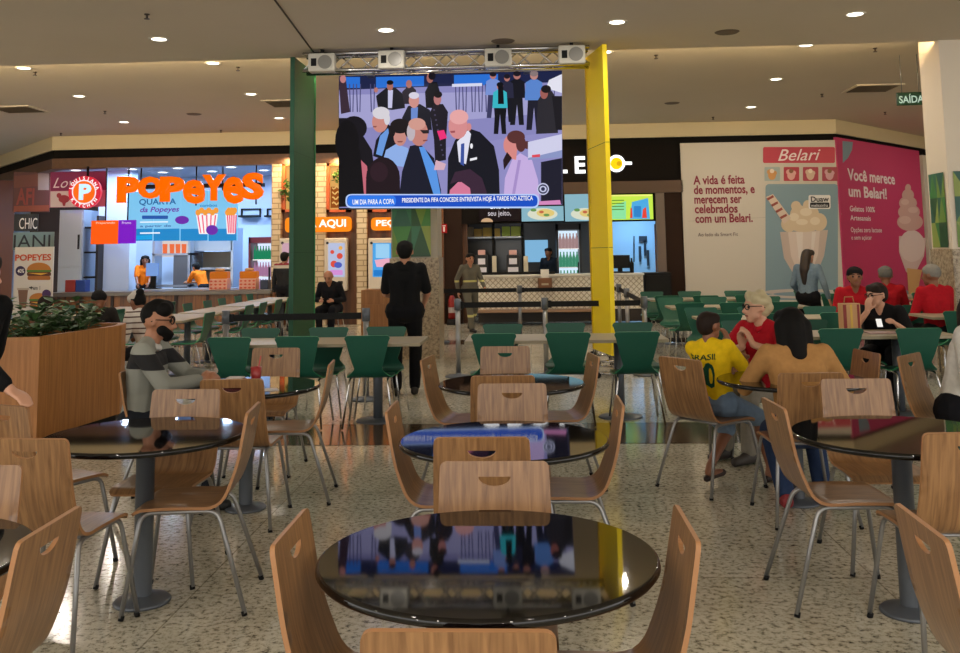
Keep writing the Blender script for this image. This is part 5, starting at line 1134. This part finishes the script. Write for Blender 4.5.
for (x, y, lb) in [(-4.45, 8.25, 'leafy low plant at the near corner of the planter'), (-4.55, 8.7, 'leafy low plant behind the near corner of the planter'), (-4.3, 8.95, 'leafy low plant nearest the man in grey sweater'), (-4.95, 8.2, 'leafy low plant left of the planter\'s near corner'), (-5.1, 8.8, 'leafy low plant deep in the planter\'s middle'), (-4.6, 9.3, 'leafy low plant at the planter\'s far right'), (-5.6, 8.3, 'leafy low plant at the left edge of the picture'), (-5.5, 8.95, 'leafy low plant under the burger banner')]:
    tp = thing('leafy_plant', lb, 'plant', (x, y, zp - .1), 0, 'plants in the planter'); bm = bmesh.new()
    for st in range(13):
        a = rnd.uniform(0, 6.28); tip = Vector((math.cos(a) * rnd.uniform(.12, .36), math.sin(a) * rnd.uniform(.12, .36), rnd.uniform(.18, .36)))
        for k in range(9):
            q_ = tip * ((k + 2) / 10); aa = rnd.uniform(0, 6.28); dr_ = Vector((math.cos(aa), math.sin(aa), rnd.uniform(-.3, .6))).normalized(); ln_ = rnd.uniform(.09, .16); sd = dr_.cross(Vector((0, 0, 1))).normalized() * ln_ * .3; md = q_ + dr_ * ln_ * .5 + Vector((0, 0, .012))
            v = [bm.verts.new(c) for c in (q_, md - sd, q_ + dr_ * ln_, md + sd)]; bm.faces.new(v)
    frombm('foliage', bm, LF, tp)
    bm = bmesh.new()
    for st in range(6):
        a = st * 1.05; tube(bm, [(0, 0, 0), (math.cos(a) * .06, math.sin(a) * .06, .1), (math.cos(a) * .18, math.sin(a) * .18, .22)], .006, 5)
    frombm('stem', bm, mat('stem_green', '3a4a24', .6), tp)
A = rect(361, 290, 390, 345, 13.6); bm = bmesh.new()
t = thing('waste_cabinet', 'wooden waste cabinet beside the man in black', 'cabinet', ((A[0] + A[2]) / 2, 13.6, 0)); ww = A[2] - A[0]
bm = bmesh.new(); bx(bm, -ww / 2, 0, .05, ww / 2, .5, A[3], 0, .006); frombm('body', bm, PANELWOOD, t); bm = bmesh.new(); bx(bm, -ww / 2 + .02, .02, 0, ww / 2 - .02, .48, .05); frombm('plinth', bm, BLACK, t)
bm = bmesh.new(); bx(bm, -ww / 2 + .03, -.015, .12, ww / 2 - .03, 0, A[3] - .2, 0, .004); frombm('door', bm, PANELWOOD, t)
# ================================================================== PEOPLE
def V3(*a): return Vector(a)
def ik(a, b, l1, l2, hint):
    d = b - a; L = d.length
    if L > (l1 + l2) * .998: b = a + d * ((l1 + l2) * .998 / L); d = b - a; L = d.length
    L = max(L, abs(l1 - l2) + .01); x = (l1 * l1 - l2 * l2 + L * L) / (2 * L); h = math.sqrt(max(0, l1 * l1 - x * x)); u = d.normalized()
    p = (hint - u * hint.dot(u)); p = p.normalized() if p.length > 1e-4 else u.orthogonal().normalized()
    return a + u * x + p * h, b
_SPH = []
for i in range(1, 6):
    for j in range(10):
        t, f = math.pi * i / 6, 2 * math.pi * j / 10; _SPH.append(Vector((math.sin(t) * math.cos(f), math.sin(t) * math.sin(f), math.cos(t))))
_SPH += [Vector((0, 0, 1)), Vector((0, 0, -1))]
def blob(name, cones, m, parent, vox=.012, sm=4, sq=None):
    """union of tapered capsules melted into one continuous surface"""
    bm = bmesh.new()
    for a, ra, b, rb in cones:
        vs = [bm.verts.new(a + s * ra) for s in _SPH] + ([bm.verts.new(b + s * rb) for s in _SPH] if (b - a).length > 1e-5 else [])
        r = bmesh.ops.convex_hull(bm, input=vs)
        bmesh.ops.delete(bm, geom=[v for v in r['geom_interior'] if isinstance(v, bmesh.types.BMVert)], context='VERTS')
    o = frombm(name, bm, m, parent)
    q = o.modifiers.new('melt', 'REMESH'); q.mode = 'VOXEL'; q.voxel_size = vox; q.use_smooth_shade = True
    s = o.modifiers.new('soften', 'SMOOTH'); s.iterations = sm; s.factor = .5
    return o
def hand(W, d, n, side, curl, k=1.0):
    """palm, four unequal bent fingers, thumb leaving the side of the palm; d along the hand, n palm normal, side thumb direction"""
    d = d.normalized(); n = (n - d * n.dot(d)).normalized(); s = d.cross(n); s = s if s.dot(side) > 0 else -s; c = []
    for q in (-.026, -.009, .009, .026): c.append((W + s * q * .5 * k, .016 * k, W + d * .085 * k + s * q * k, .0125 * k))
    for q, ln in ((.028, .068), (.0095, .077), (-.0095, .072), (-.027, .056)):
        p = W + d * .085 * k + s * q * k; a1, a2 = curl * .55, curl * 1.35
        p1 = p + (d * math.cos(a1) + n * math.sin(a1)) * ln * .5 * k; p2 = p1 + (d * math.cos(a2) + n * math.sin(a2)) * ln * .5 * k
        c += [(p, .0105 * k, p1, .0095 * k), (p1, .0095 * k, p2, .008 * k)]
    t0 = W + d * .025 * k + s * .022 * k; t1 = t0 + (d * .55 + s * .75 + n * .25).normalized() * .042 * k; t2 = t1 + (d * .85 + s * .2 + n * (.2 + .4 * curl)).normalized() * .034 * k
    return c + [(t0, .014 * k, t1, .0115 * k), (t1, .0115 * k, t2, .009 * k)]
def striped(name, base, stripes, axis=2):
    """cloth with woven bands at fixed heights of the garment"""
    m = bpy.data.materials.new(name); m.use_nodes = True; nt = m.node_tree; N = nt.nodes; L = nt.links; b = N['Principled BSDF']; b.inputs['Roughness'].default_value = .85
    tc = N.new('ShaderNodeTexCoord'); sp = N.new('ShaderNodeSeparateXYZ'); L.new(tc.outputs['Object'], sp.inputs[0])
    r = N.new('ShaderNodeValToRGB'); r.color_ramp.interpolation = 'CONSTANT'; mp = N.new('ShaderNodeMath'); mp.operation = 'DIVIDE'; mp.inputs[1].default_value = 2.0
    L.new(sp.outputs[axis], mp.inputs[0]); L.new(mp.outputs[0], r.inputs[0]); L.new(r.outputs[0], b.inputs['Base Color'])
    cr = r.color_ramp; cr.elements[0].color = lin(base); cr.elements.remove(cr.elements[1])
    for z, c in stripes: e = cr.elements.new(z / 2.0); e.color = lin(c)
    return m
def cloth(c): return mat('cloth_' + c, c, .85, spec=.2, var=.08, vs=30)
HAIRB = mat('hair_black', '0c0a09', .75, spec=.2); HAIRBR = mat('hair_brown', '22160f', .7, spec=.25); HAIRG = mat('hair_grey', 'b8b2a4', .6)
DENIM = cloth('2a3a5a')
def person(label, loc, head, sit=False, k=1.0, lean=0, side=0, yaw=0, pitch=0, lh=None, rh=None, lf=None, rf=None, shirt='222222', sleeve=1.0, pants='1c1c22', shoe='1a1a1a',
           skin=SKIN, hair='short', hairm=None, face=False, glasses=False, beard=False, vox=.013, hipz=None, curl=.5, collar=None, hem=.0, hands=True, le=None, re=None, lhd=None, rhd=None, lhn=None, rhn=None, fat=1.0, lift=0, cap=None, bare=False):
    """a figure in its own frame: x right, y forward, z up; lh/rh wrists, lf/rf ankles"""
    hairm = hairm or HAIRB
    t = thing('person', label, 'person', loc, math.radians(head - 90)); hz = (hipz if hipz else (.53 if sit else .90 * k))
    H = V3(0, 0, hz); L_ = lean; sd = V3(math.sin(side) * math.cos(L_), math.sin(L_), math.cos(L_) * math.cos(side))
    R_ = V3(math.cos(side), 0, -math.sin(side)); Fd = sd.cross(R_)
    at_ = lambda x, y, z: H + R_ * x * k + Fd * y * k + sd * z * k
    hl, hr = H + V3(-.09 * k, 0, 0), H + V3(.09 * k, 0, 0); sl, sr = at_(-.175, 0, .46), at_(.175, 0, .46)
    lf = lf or (V3(-.11, .44, .09) if sit else V3(-.10 * k, .02, .09)); rf = rf or (V3(.11, .44, .09) if sit else V3(.10 * k, .02, .09))
    lh = lh or (V3(-.16, .36, hz + .12) if sit else V3(-.26 * k, .06, hz - .1)); rh = rh or (V3(.16, .36, hz + .12) if sit else V3(.26 * k, .06, hz - .1))
    kl, lf = ik(hl, lf, .43 * k, .42 * k, V3(-.1, 1, .35)); kr, rf = ik(hr, rf, .43 * k, .42 * k, V3(.1, 1, .35))
    el, lh = ik(sl, lh, .285 * k, .255 * k, le or V3(-.5, -.5, -.8)); er, rh = ik(sr, rh, .285 * k, .255 * k, re or V3(.5, -.5, -.8))
    nb = at_(0, 0, .50); cy, sy, cp, sp_ = math.cos(yaw), math.sin(yaw), math.cos(pitch), math.sin(pitch)
    hf = V3(-sy * cp, cy * cp, sp_); hrt = V3(cy, sy, 0); hu = hrt.cross(hf)
    hc = at_(0, .02, .565) + hu * .075 * k + hf * .012 * k
    hp = lambda x, y, z: hc + (hrt * x + hf * y + hu * z) * k
    headc = [(hp(0, -.012, .022), .092 * k, hp(0, .012, .01), .084 * k), (hp(0, .02, -.015), .072 * k, hp(0, .052, -.088), .036 * k), (hp(-.03, .03, -.06), .038 * k, hp(.03, .03, -.06), .038 * k),
             (hp(0, .088, .0), .010 * k, hp(0, .112, -.036), .014 * k), (hp(-.012, .098, -.04), .011 * k, hp(.012, .098, -.04), .011 * k), (hp(-.028, .078, .018), .012 * k, hp(.028, .078, .018), .012 * k)]
    for s in (-1, 1): headc += [(hp(s * .088, -.01, .012), .013 * k, hp(s * .09, -.014, -.024), .011 * k)]
    neck = [(at_(0, -.005, .44), .062 * k, hp(0, -.02, -.05), .05 * k)]
    tor = lambda e: [(hl, (.102 * fat + e) * k, hr, (.102 * fat + e) * k), (at_(-.055, 0, 0), (.1 * fat + e) * k, at_(-.05, .005, .2), (.092 * fat + e) * k), (at_(.055, 0, 0), (.1 * fat + e) * k, at_(.05, .005, .2), (.092 * fat + e) * k),
           (at_(-.05, .005, .2), (.094 * fat + e) * k, at_(-.085, 0, .36), (.094 + e) * k), (at_(.05, .005, .2), (.094 * fat + e) * k, at_(.085, 0, .36), (.094 + e) * k), (at_(-.08, 0, .35), (.095 + e) * k, at_(.08, 0, .35), (.095 + e) * k),
           (at_(-.085, -.005, .39), (.075 + e) * k, sl, (.055 + e) * k), (at_(.085, -.005, .39), (.075 + e) * k, sr, (.055 + e) * k), (at_(-.05, -.01, .45), (.055 + e) * k, at_(.05, -.01, .45), (.055 + e) * k), (at_(-.13, -.005, .455), (.045 + e) * k, at_(-.04, -.01, .49), (.045 + e) * k), (at_(.13, -.005, .455), (.045 + e) * k, at_(.04, -.01, .49), (.045 + e) * k)]
    body = headc + neck + tor(0)
    for s, e, w_ in ((sl, el, lh), (sr, er, rh)): body += [(s, .052 * k, e, .041 * k), (e, .042 * k, w_, .027 * k)]
    for hd, side_, e, w_, dd, nn in ((hands, 1, el, lh, lhd, lhn), (hands, -1, er, rh, rhd, rhn)):
        d = dd or (w_ - e); n = nn or V3(side_ * .8, .1, -.5)
        body += hand(w_, d, n, V3(side_, .4, .6), curl, k)
    for h, kn, f in ((hl, kl, lf), (hr, kr, rf)):
        body += [(h, .088 * k, kn, .058 * k), (kn, .058 * k, kn.lerp(f, .3) + V3(0, -.015, 0), .054 * k), (kn.lerp(f, .3) + V3(0, -.015, 0), .054 * k, f, .038 * k), (f, .04 * k, f + V3(0, -.03, -.045), .035 * k), (f + V3(0, -.03, -.05), .034 * k, f + V3(0, .15 * k, -.062), .026 * k)]
    b = blob('body', body, skin, t, vox)
    sh = tor(.012) if hem else tor(.012)[1:]
    for s, e, w_ in ((sl, el, lh), (sr, er, rh)):
        if sleeve <= .5: sh.append((s, .068 * k, s.lerp(e, sleeve * 2), .062 * k))
        else: sh += [(s, .066 * k, e, .055 * k), (e, .055 * k, e.lerp(w_, (sleeve - .5) * 2 * .95), .042 * k)]
    if hem: sh += [(hl + V3(0, 0, -.02), .118 * k, hr + V3(0, 0, -.02), .118 * k)]
    if collar: pass
    s_ = blob('shirt', sh, shirt if not isinstance(shirt, str) else cloth(shirt), t, vox, 3)
    if collar: blob('collar', [(at_(-.05, .0, .5), .03, at_(0, .06, .47), .02), (at_(.05, .0, .5), .03, at_(0, .06, .47), .02), (at_(-.05, -.02, .5), .03, at_(.05, -.02, .5), .03)], cloth(collar), t, .01, 2)
    if pants:
        short = isinstance(pants, tuple); pc, fr = pants if short else (pants, 1.0)
        tr = [(hl + V3(0, 0, .0), (.102 * fat + .018) * k, hr + V3(0, 0, .0), (.102 * fat + .018) * k)]
        for h, kn, f in ((hl, kl, lf), (hr, kr, rf)):
            if fr <= .5: tr.append((h, .104 * k, h.lerp(kn, fr * 2), .085 * k))
            else: tr += [(h, .102 * k, kn, .074 * k), (kn, .074 * k, kn.lerp(f, (fr - .5) * 2 * .97), .062 * k)]
        blob('trousers' if fr > .5 else 'shorts', tr, pc if not isinstance(pc, str) else cloth(pc), t, vox, 3)
    if shoe:
        for f in (lf, rf): blob('shoe', [(f + V3(0, -.035, -.045), .045 * k, f + V3(0, .16 * k, -.058), .034 * k), (f + V3(0, -.03, -.03), .042 * k, f + V3(0, .05, -.04), .04 * k)], mat('shoe_' + shoe, shoe, .6), t, .012, 2)
    hcs = [(hp(0, -.03, .04), .088 * k, hp(0, -.0, .045), .082 * k)] if hair == 'quiff' else [(hp(0, -.022, .034), .096 * k, hp(0, .0, .036), .088 * k), (hp(0, -.045, -.005), .08 * k, hp(0, -.035, .03), .09 * k)]
    if hair == 'short': hcs += [(hp(-.045, .03, .066), .046 * k, hp(.045, .03, .066), .046 * k)]
    if hair == 'quiff': hcs += [(hp(-.05, .04, .075), .05 * k, hp(.05, .04, .075), .05 * k), (hp(0, -.01, .075), .07 * k, hp(0, .045, .085), .05 * k)]
    if hair == 'curly': hcs += [(hp(x, y, z), .04 * k, hp(x + .02, y, z + .01), .035 * k) for x, y, z in ((-.06, .03, .07), (0, .05, .085), (.05, .03, .075), (-.08, -.03, .05), (.07, -.03, .05), (-.03, -.03, .1), (.03, -.05, .095), (0, -.09, .05), (-.05, -.08, .0), (.05, -.08, .0))]
    if hair == 'long': hcs += [(hp(-.05, .02, .06), .055 * k, hp(.05, .02, .06), .055 * k), (hp(-.07, -.04, .0), .055 * k, hp(-.075, -.05, -.17), .045 * k), (hp(.07, -.04, .0), .055 * k, hp(.075, -.05, -.17), .045 * k), (hp(0, -.07, 0), .07 * k, hp(0, -.085, -.2), .06 * k)]
    if hair == 'verylong': hcs += [(hp(-.05, .02, .06), .055 * k, hp(.05, .02, .06), .055 * k), (hp(0, -.06, 0), .085 * k, hp(0, -.11, -.2), .085 * k), (hp(0, -.11, -.2), .085 * k, hp(.0, -.12, -.42), .05 * k)]
    if hair == 'bun': hcs += [(hp(0, -.09, .07), .05 * k, hp(0, -.1, .08), .05 * k), (hp(-.04, .03, .06), .05 * k, hp(.04, .03, .06), .05 * k)]
    if hair != 'bald': blob('hair', hcs, hairm, t, .011, 3)
    if cap:
        blob('cap', [(hp(0, -.02, .042), .098 * k, hp(0, 0, .05), .09 * k)] + ([(hp(-.04, .1, .05), .018, hp(.04, .1, .05), .018)] if cap[1] else []) + [(hp(-.04, .02, .06), .06 * k, hp(.04, .02, .06), .06 * k)], cap[0] if not isinstance(cap[0], str) else cloth(cap[0]), t, .011, 3)
    if beard: blob('beard', [(hp(-.055, .035, -.055), .036 * k, hp(0, .075, -.085), .03 * k), (hp(.055, .035, -.055), .036 * k, hp(0, .075, -.085), .03 * k), (hp(0, .06, -.1), .034 * k, hp(0, .065, -.09), .034 * k)], hairm, t, .01, 2)
    if face:
        for s in (-1, 1):
            bm = bmesh.new(); bmesh.ops.create_uvsphere(bm, u_segments=10, v_segments=8, radius=.0135 * k); bm.transform(Matrix.Translation(hp(s * .033, .078, .004))); frombm('eye', bm, mat('eye_dark', '2a201c', .2), t, True)
            blob('eyebrow', [(hp(s * .018, .09, .03), .006 * k, hp(s * .05, .074, .028), .005 * k)], hairm, t, .005, 1)
        blob('mouth', [(hp(-.02, .083, -.066), .007 * k, hp(0, .09, -.066), .008 * k), (hp(.02, .083, -.066), .007 * k, hp(0, .09, -.066), .008 * k)], mat('lip', '8a4a40', .5), t, .005, 1)
    if glasses:
        bm = bmesh.new()
        for s in (-1, 1):
            tube(bm, [hp(s * .035 + .027 * math.cos(a), .103 - abs(s * .035 + .027 * math.cos(a)) * .25, .004 + .021 * math.sin(a)) for a in [2 * math.pi * q / 14 for q in range(15)]], .0035 * k, 6)
            tube(bm, [hp(s * .062, .088, .01), hp(s * .092, .0, .012), hp(s * .09, -.03, .0)], .003 * k, 6)
        tube(bm, [hp(-.009, .104, .008), hp(.009, .104, .008)], .003 * k, 6); frombm('glasses', bm, BLACK, t)
    t_parts = dict(t=t, shirt=s_, body=b, at=at_, hp=hp, lh=lh, rh=rh, H=H, sd=sd)
    return t_parts
def px_on(x, y, Y): return YP(Y).at(x, y)

# standing man in black, seen from behind
person('standing man in black clothes seen from behind, watching the screen', (-1.41, 10.75, 0), 94, k=1.03, shirt='0e0e10', sleeve=.42, pants='0c0c10', shoe='2a241e', lh=V3(-.13, .32, 1.06), rh=V3(.2, .27, .98), lf=V3(-.1, -.02, .09), rf=V3(.1, .06, .09), skin=SKIN, hair='short', vox=.012, le=V3(-.5, -.5, -.8), re=V3(.5, -.5, -.8), hem=1, fat=1.12)
# man in the grey sweater at the left table
GS = striped('sweater_grey', '8e9088', [(.87, '17171a'), (.965, '9a9c92')])
person('bearded man in grey sweater with black chest band at left table', (-2.50, 6.08, 0), 6, True, k=1.0, hipz=.525, lean=.12, yaw=.12, pitch=-.05, lh=V3(-.06, .42, .80), rh=V3(.08, .40, .79), shirt=GS, sleeve=.97, pants='22262e', hair='quiff', face=True, glasses=True, beard=True, vox=.010, curl=1.1, collar='d8d4cc', lf=V3(-.12, .35, .09), rf=V3(.12, .42, .09), le=V3(-.9, -.2, -.6), re=V3(.9, -.3, -.5))
# standing person cut by the left edge, a hand on a chair back
person('person in black top cut by left edge, hand on chair back', (-2.93, 4.77, 0), -20, k=.98, lean=.24, yaw=.2, lh=V3(-.22, -.12, .86), rh=V3(.03, .44, .93), shirt='101012', sleeve=.93, pants='b8b4b0', shoe='d0ccc8', skin=SKIN2, hair='long', hairm=HAIRBR, vox=.009, rhd=V3(.1, .95, -.3), rhn=V3(0, .1, -1), curl=.35, re=V3(.6, -.5, -.6))
# boy in yellow
b = person('boy in yellow football shirt seated with his back turned', (1.23, 6.60, 0), 46, True, k=.79, side=-.1, lean=.0, yaw=-.25, pitch=.05, shirt='f0c818', sleeve=.4, pants=('7a8fa6', .46), shoe=None, skin=SKIN3, hair='short', hairm=HAIRBR, lh=V3(-.1, .40, .8), rhd=V3(-.2, -.1, 1), rh=V3(.02, .15, .91), rf=V3(.17, .36, .09), lf=V3(-.05, -.02, .13), hipz=.54, vox=.010, re=V3(.5, .3, -.9))
for f in ((.17, .36), (-.05, -.02)):
    blob('sandal', [(V3(f[0], f[1] - .06, .018 if f[1] > .1 else .05), .022, V3(f[0], f[1] + .14, .018 if f[1] > .1 else .06), .024)], mat('sandal_dark', '2a1c18', .6), b['t'], .01, 1)
def back_print(pp, s, w_, h_, z, m, name):
    me = text_mesh(s, .02); xs_ = [v.co.x for v in me.vertices]; ys_ = [v.co.y for v in me.vertices]
    bm = bmesh.new(); bm.from_mesh(me); bmesh.ops.subdivide_edges(bm, edges=bm.edges[:], cuts=1)
    for v in bm.verts:
        x = ((v.co.x - min(xs_)) / (max(xs_) - min(xs_)) - .5) * w_; zz = ((v.co.y - min(ys_)) / (max(ys_) - min(ys_)) - .5) * h_; v.co = pp['at'](x, -.16, z + zz)
    bm.to_mesh(me); bm.free(); o = new(name, me, m, pp['t']); q = o.modifiers.new('cling', 'SHRINKWRAP'); q.target = pp['shirt']; q.wrap_method = 'NEAREST_SURFACEPOINT'; q.wrap_mode = 'ABOVE_SURFACE'; q.offset = .004; return o
back_print(b, 'BRASIL', .3, .06, .40, cloth('2a4a28'), 'shirt_lettering'); back_print(b, '10', .2, .2, .23, cloth('1c4a34'), 'shirt_number')
# woman in tan sweater, seen from behind
person('woman in tan sweater with black shoulder hair seen from behind', (1.60, 5.86, 0), 88, True, k=.94, hipz=.51, lean=.3, yaw=.1, pitch=-.2, shirt='b0824e', sleeve=.95, pants=DENIM, shoe='8a2a30', skin=SKIN2, hair='long', lh=V3(-.2, .42, .78), rh=V3(.22, .40, .78), lf=V3(-.09, .18, .09), rf=V3(.16, .3, .09), vox=.012, fat=1.15, le=V3(-.6, -.2, -.8), re=V3(.6, -.2, -.8))
# grey-haired man in red
person('grey curly haired man in red polo shirt with glasses', (1.85, 7.6, 0), -142, True, k=.98, hipz=.5, lean=.2, yaw=-.45, pitch=.02, shirt='b01424', sleeve=.42, pants='8a8478', shoe='3a3430', skin=SKIN2, hair='curly', hairm=mat('hair_silver', 'c2b48e', .6), face=True, glasses=True, lh=V3(-.11, .34, .85), rh=V3(-.02, .35, .83), vox=.010, curl=.5, lhd=V3(.2, .3, .8), rhd=V3(-.1, .3, .8), le=V3(-.9, 0, -.5), re=V3(.9, 0, -.5), collar='b01424')
# man in black at the green table, hand at his face
person('man in black shirt with glasses resting his face on his hand', (3.58, 10.0, 0), -118, True, k=1.0, hipz=.5, lean=.42, yaw=-.75, pitch=-.1, shirt='141416', sleeve=.42, pants='141418', shoe='1a1a1a', skin=SKIN2, hair='short', hairm=HAIRBR, face=True, glasses=True, rh=V3(.08, .42, .93), lh=V3(-.2, .52, .81), vox=.010, rhd=V3(-.1, -.1, .9), rhn=V3(-.3, -.8, .2), re=V3(.5, .5, -.9), fat=1.1, curl=.7)
# woman with long hair
person('woman with very long dark hair in grey blue shirt, turned away', (4.15, 14.62, 0), 50, k=.93, lean=.08, yaw=-.2, shirt='6c7f8e', sleeve=.95, pants='101014', shoe='14100e', skin=SKIN2, hair='verylong', hairm=mat('hair_long_brown', '241810', .45), hem=0, lh=V3(-.2, .2, .85), rh=V3(.3, .05, .8))
# people in red
RD = '#'
person('person in red shirt and black cap facing the viewer', (px_on(855, 290, 12.45).x, 12.45, 0), -105, True, k=1.03, lean=.15, shirt='a81420', sleeve=.5, skin=SKIN3, face=True, cap=('141214', False), yaw=.1, pitch=.1)
person('person in red shirt and grey cap beside the black capped one', (px_on(887, 290, 13.3).x, 13.3, 0), 75, True, k=1.0, lean=.1, shirt='a81420', sleeve=.5, skin=SKIN3, cap=('6a6a66', False), hair='bald')
person('person in red shirt and knitted grey hat seen from behind', (px_on(925, 290, 12.35).x, 12.0, 0), 105, True, k=1.05, lean=.08, yaw=.5, shirt='b01422', sleeve=.9, skin=SKIN3, cap=('86827a', False), fat=1.05, hair='bald')
# white shirt at right edge
person('person in white blouse cut by the right edge', (2.70, 6.33, 0), -38, True, k=1.0, lean=.2, side=-.16, shirt='d8d4cc', sleeve=.9, pants='14141a', skin=SKIN2, hair='long', hairm=HAIRBR, fat=1.1)
# behind the planter
ST = striped('blouse_stripes', 'd6cec4', [(z, c) for q in range(9) for z, c in ((.72 + q * .06, '5a4038'), (.735 + q * .06, 'd6cec4'))])
person('woman in striped blouse with dark bun bent over behind planter', (-4.22, 10.55, 0), 150, True, k=.94, lean=.4, pitch=-.5, shirt=ST, sleeve=.5, skin=SKIN3, hair='bun', cap=('c8c0b4', False))
person('person in black and white cap half hidden by planter leaves', (-5.3, 11.5, 0), -60, True, k=.93, lean=.42, pitch=-.35, shirt='2a2624', skin=SKIN3, cap=('1a1818', False))
person('person with dark hair bowed behind the planter leaves', (-5.45, 10.3, 0), 90, True, k=.92, lean=.5, shirt='6a4a3a', skin=SKIN3, hair='short', hairm=HAIRBR)
# shop side
p = px_on(332, 300, 18.6)
person('seated bald man in dark jacket beside the green panel', (p.x, 18.6, 0), -95, True, k=1.04, lean=.3, pitch=-.5, shirt='15151a', pants='14141a', skin=SKIN, hair='bald', face=True, lh=V3(-.14, .34, .7), rh=V3(.14, .34, .7), fat=1.15)
chair('g', p.x + .0, 18.85, -93, 'green chair under the seated bald man in dark jacket', 'green chairs by the shop', .26)
p = px_on(284, 280, 19.9)
BJ = striped('jacket_bands', '121216', [(1.30, 'c8bca8'), (1.36, '8a2a34'), (1.42, '121216')])
person('person in black jacket with pale shoulder band at kiosk', (p.x, 19.9, 0), 80, k=.99, shirt=BJ, pants='14141a', hair='short')
p = px_on(470, 300, 19.2)
GW = striped('uniform_grey', '5e5a4e', [(.98, 'c8c07a'), (1.02, '5e5a4e')]); GT = striped('uniform_trousers', '5e5a4e', [(.3, 'c8c07a'), (.35, '5e5a4e')])
person('walking worker in grey uniform with reflective bands', (p.x, 19.2, 0), -60, k=.94, shirt=GW, sleeve=.9, pants=GT, shoe='14120f', lf=V3(-.1, -.22, .12), rf=V3(.1, .28, .09), lh=V3(-.24, .2, .85), rh=V3(.24, -.05, .8), skin=SKIN, face=True)
p = px_on(140, 270, 22.6)
person('shop worker in orange shirt beside the till', (p.x, 22.9, 0), -70, k=.98, shirt='f07a14', sleeve=.42, pants='14141a', skin=SKIN3, hair='long', face=True, lh=V3(-.1, .35, .95), rh=V3(.15, .35, .95))
p = px_on(206, 270, 22.9)
person('shop worker in orange shirt bending at the steel shelves', (p.x, 22.85, 0), 150, k=.92, lean=.6, pitch=-.2, shirt='f07a14', sleeve=.42, pants='14141a', skin=SKIN, hair='short', lh=V3(-.1, .6, .95), rh=V3(.15, .6, .95))
p = px_on(549, 250, 23.6)
person('kitchen worker in dark clothes before the pale hatch', (p.x, 23.7, 0), -120, k=1.0, shirt='16202c', sleeve=.9, pants='14141a', skin=SKIN3, hair='short')
# ------------------------------------------------------------------ small things on tables
A = rect(839.5, 303, 858, 333, 9.45)
t = thing('paper_bag', 'striped red and cream paper bag beside the man in black', 'bag', ((A[0] + A[2]) / 2, 9.42, .751), .15); ww = A[2] - A[0]; hh = A[3] - .751
bm = bmesh.new(); bx(bm, -ww / 2, -.05, 0, ww / 2, .06, hh, 0, .006); frombm('bag_body', bm, mat('bag_cream', 'c89a6a', .7), t)
bm = bmesh.new()
for x0, x1, mi in ((-.5, -.32, 0), (-.1, .02, 1), (.3, .42, 0)): bx(bm, x0 * ww, -.054, .01, x1 * ww, -.05, hh - .01, mi)
frombm('stripe', bm, [pr('8a2a22'), pr('d8b04a')], t)
bm = bmesh.new(); tube(bm, [(-.05, 0, hh), (-.04, 0, hh + .06), (.04, 0, hh + .06), (.05, 0, hh)], .006, 6); frombm('handle', bm, pr('a87a4a'), t)
bm = bmesh.new(); box(bm, (0, 0, 0), (.05, .01, .08), Matrix.Rotation(-.5, 3, 'X')); o = frombm('phone', bm, E('f4f0e8', 1.0)); o.location = (3.36, 9.5, .83); tag(o, 'small bright phone screen in front of the man in black', 'phone')
bm = bmesh.new(); bx(bm, -.14, -.1, 0, .14, .1, .012, 0, .004); o = frombm('tray', bm, mat('tray_pink', 'b89a94', .5)); o.location = (3.3, 9.28, .751); tag(o, 'flat pale tray on the cream table before the man in black', 'tray')
t = thing('snack_box', 'dark red snack box in front of the man in sweater', 'box', (-1.86, 6.0, .751)); bm = bmesh.new(); bx(bm, -.06, -.05, 0, .06, .05, .05, 0, .006); frombm('box_body', bm, mat('box_dark_red', '6a1418', .5), t)
bm = bmesh.new(); bx(bm, -.05, -.04, .05, .05, .04, .06, 0, .004); frombm('paper', bm, pr('c8bcb4'), t)
t = thing('red_cup', 'small transparent red cup by the sweater man\'s hands', 'cup', (-1.78, 6.18, .751)); bm = bmesh.new(); lathe(bm, [(0, 0), (.028, 0), (.036, .1), (.033, .1), (.027, .005)], 20); frombm('cup_body', bm, mat('cup_red', 'a83a3a', .3), t)
bm = bmesh.new(); cyl(bm, (.0, 0, .02), (.03, 0, .17), .004, n=8); frombm('straw', bm, pr('c84a4a'), t)
bm = bmesh.new(); bx(bm, -.07, -.05, 0, .07, .05, .003); o = frombm('paper_napkin', bm, pr('d8d0cc')); o.location = (-1.62, 5.84, .751); o.rotation_euler = (0, 0, .4); tag(o, 'white paper napkin on the table by the sweater man', 'napkin')
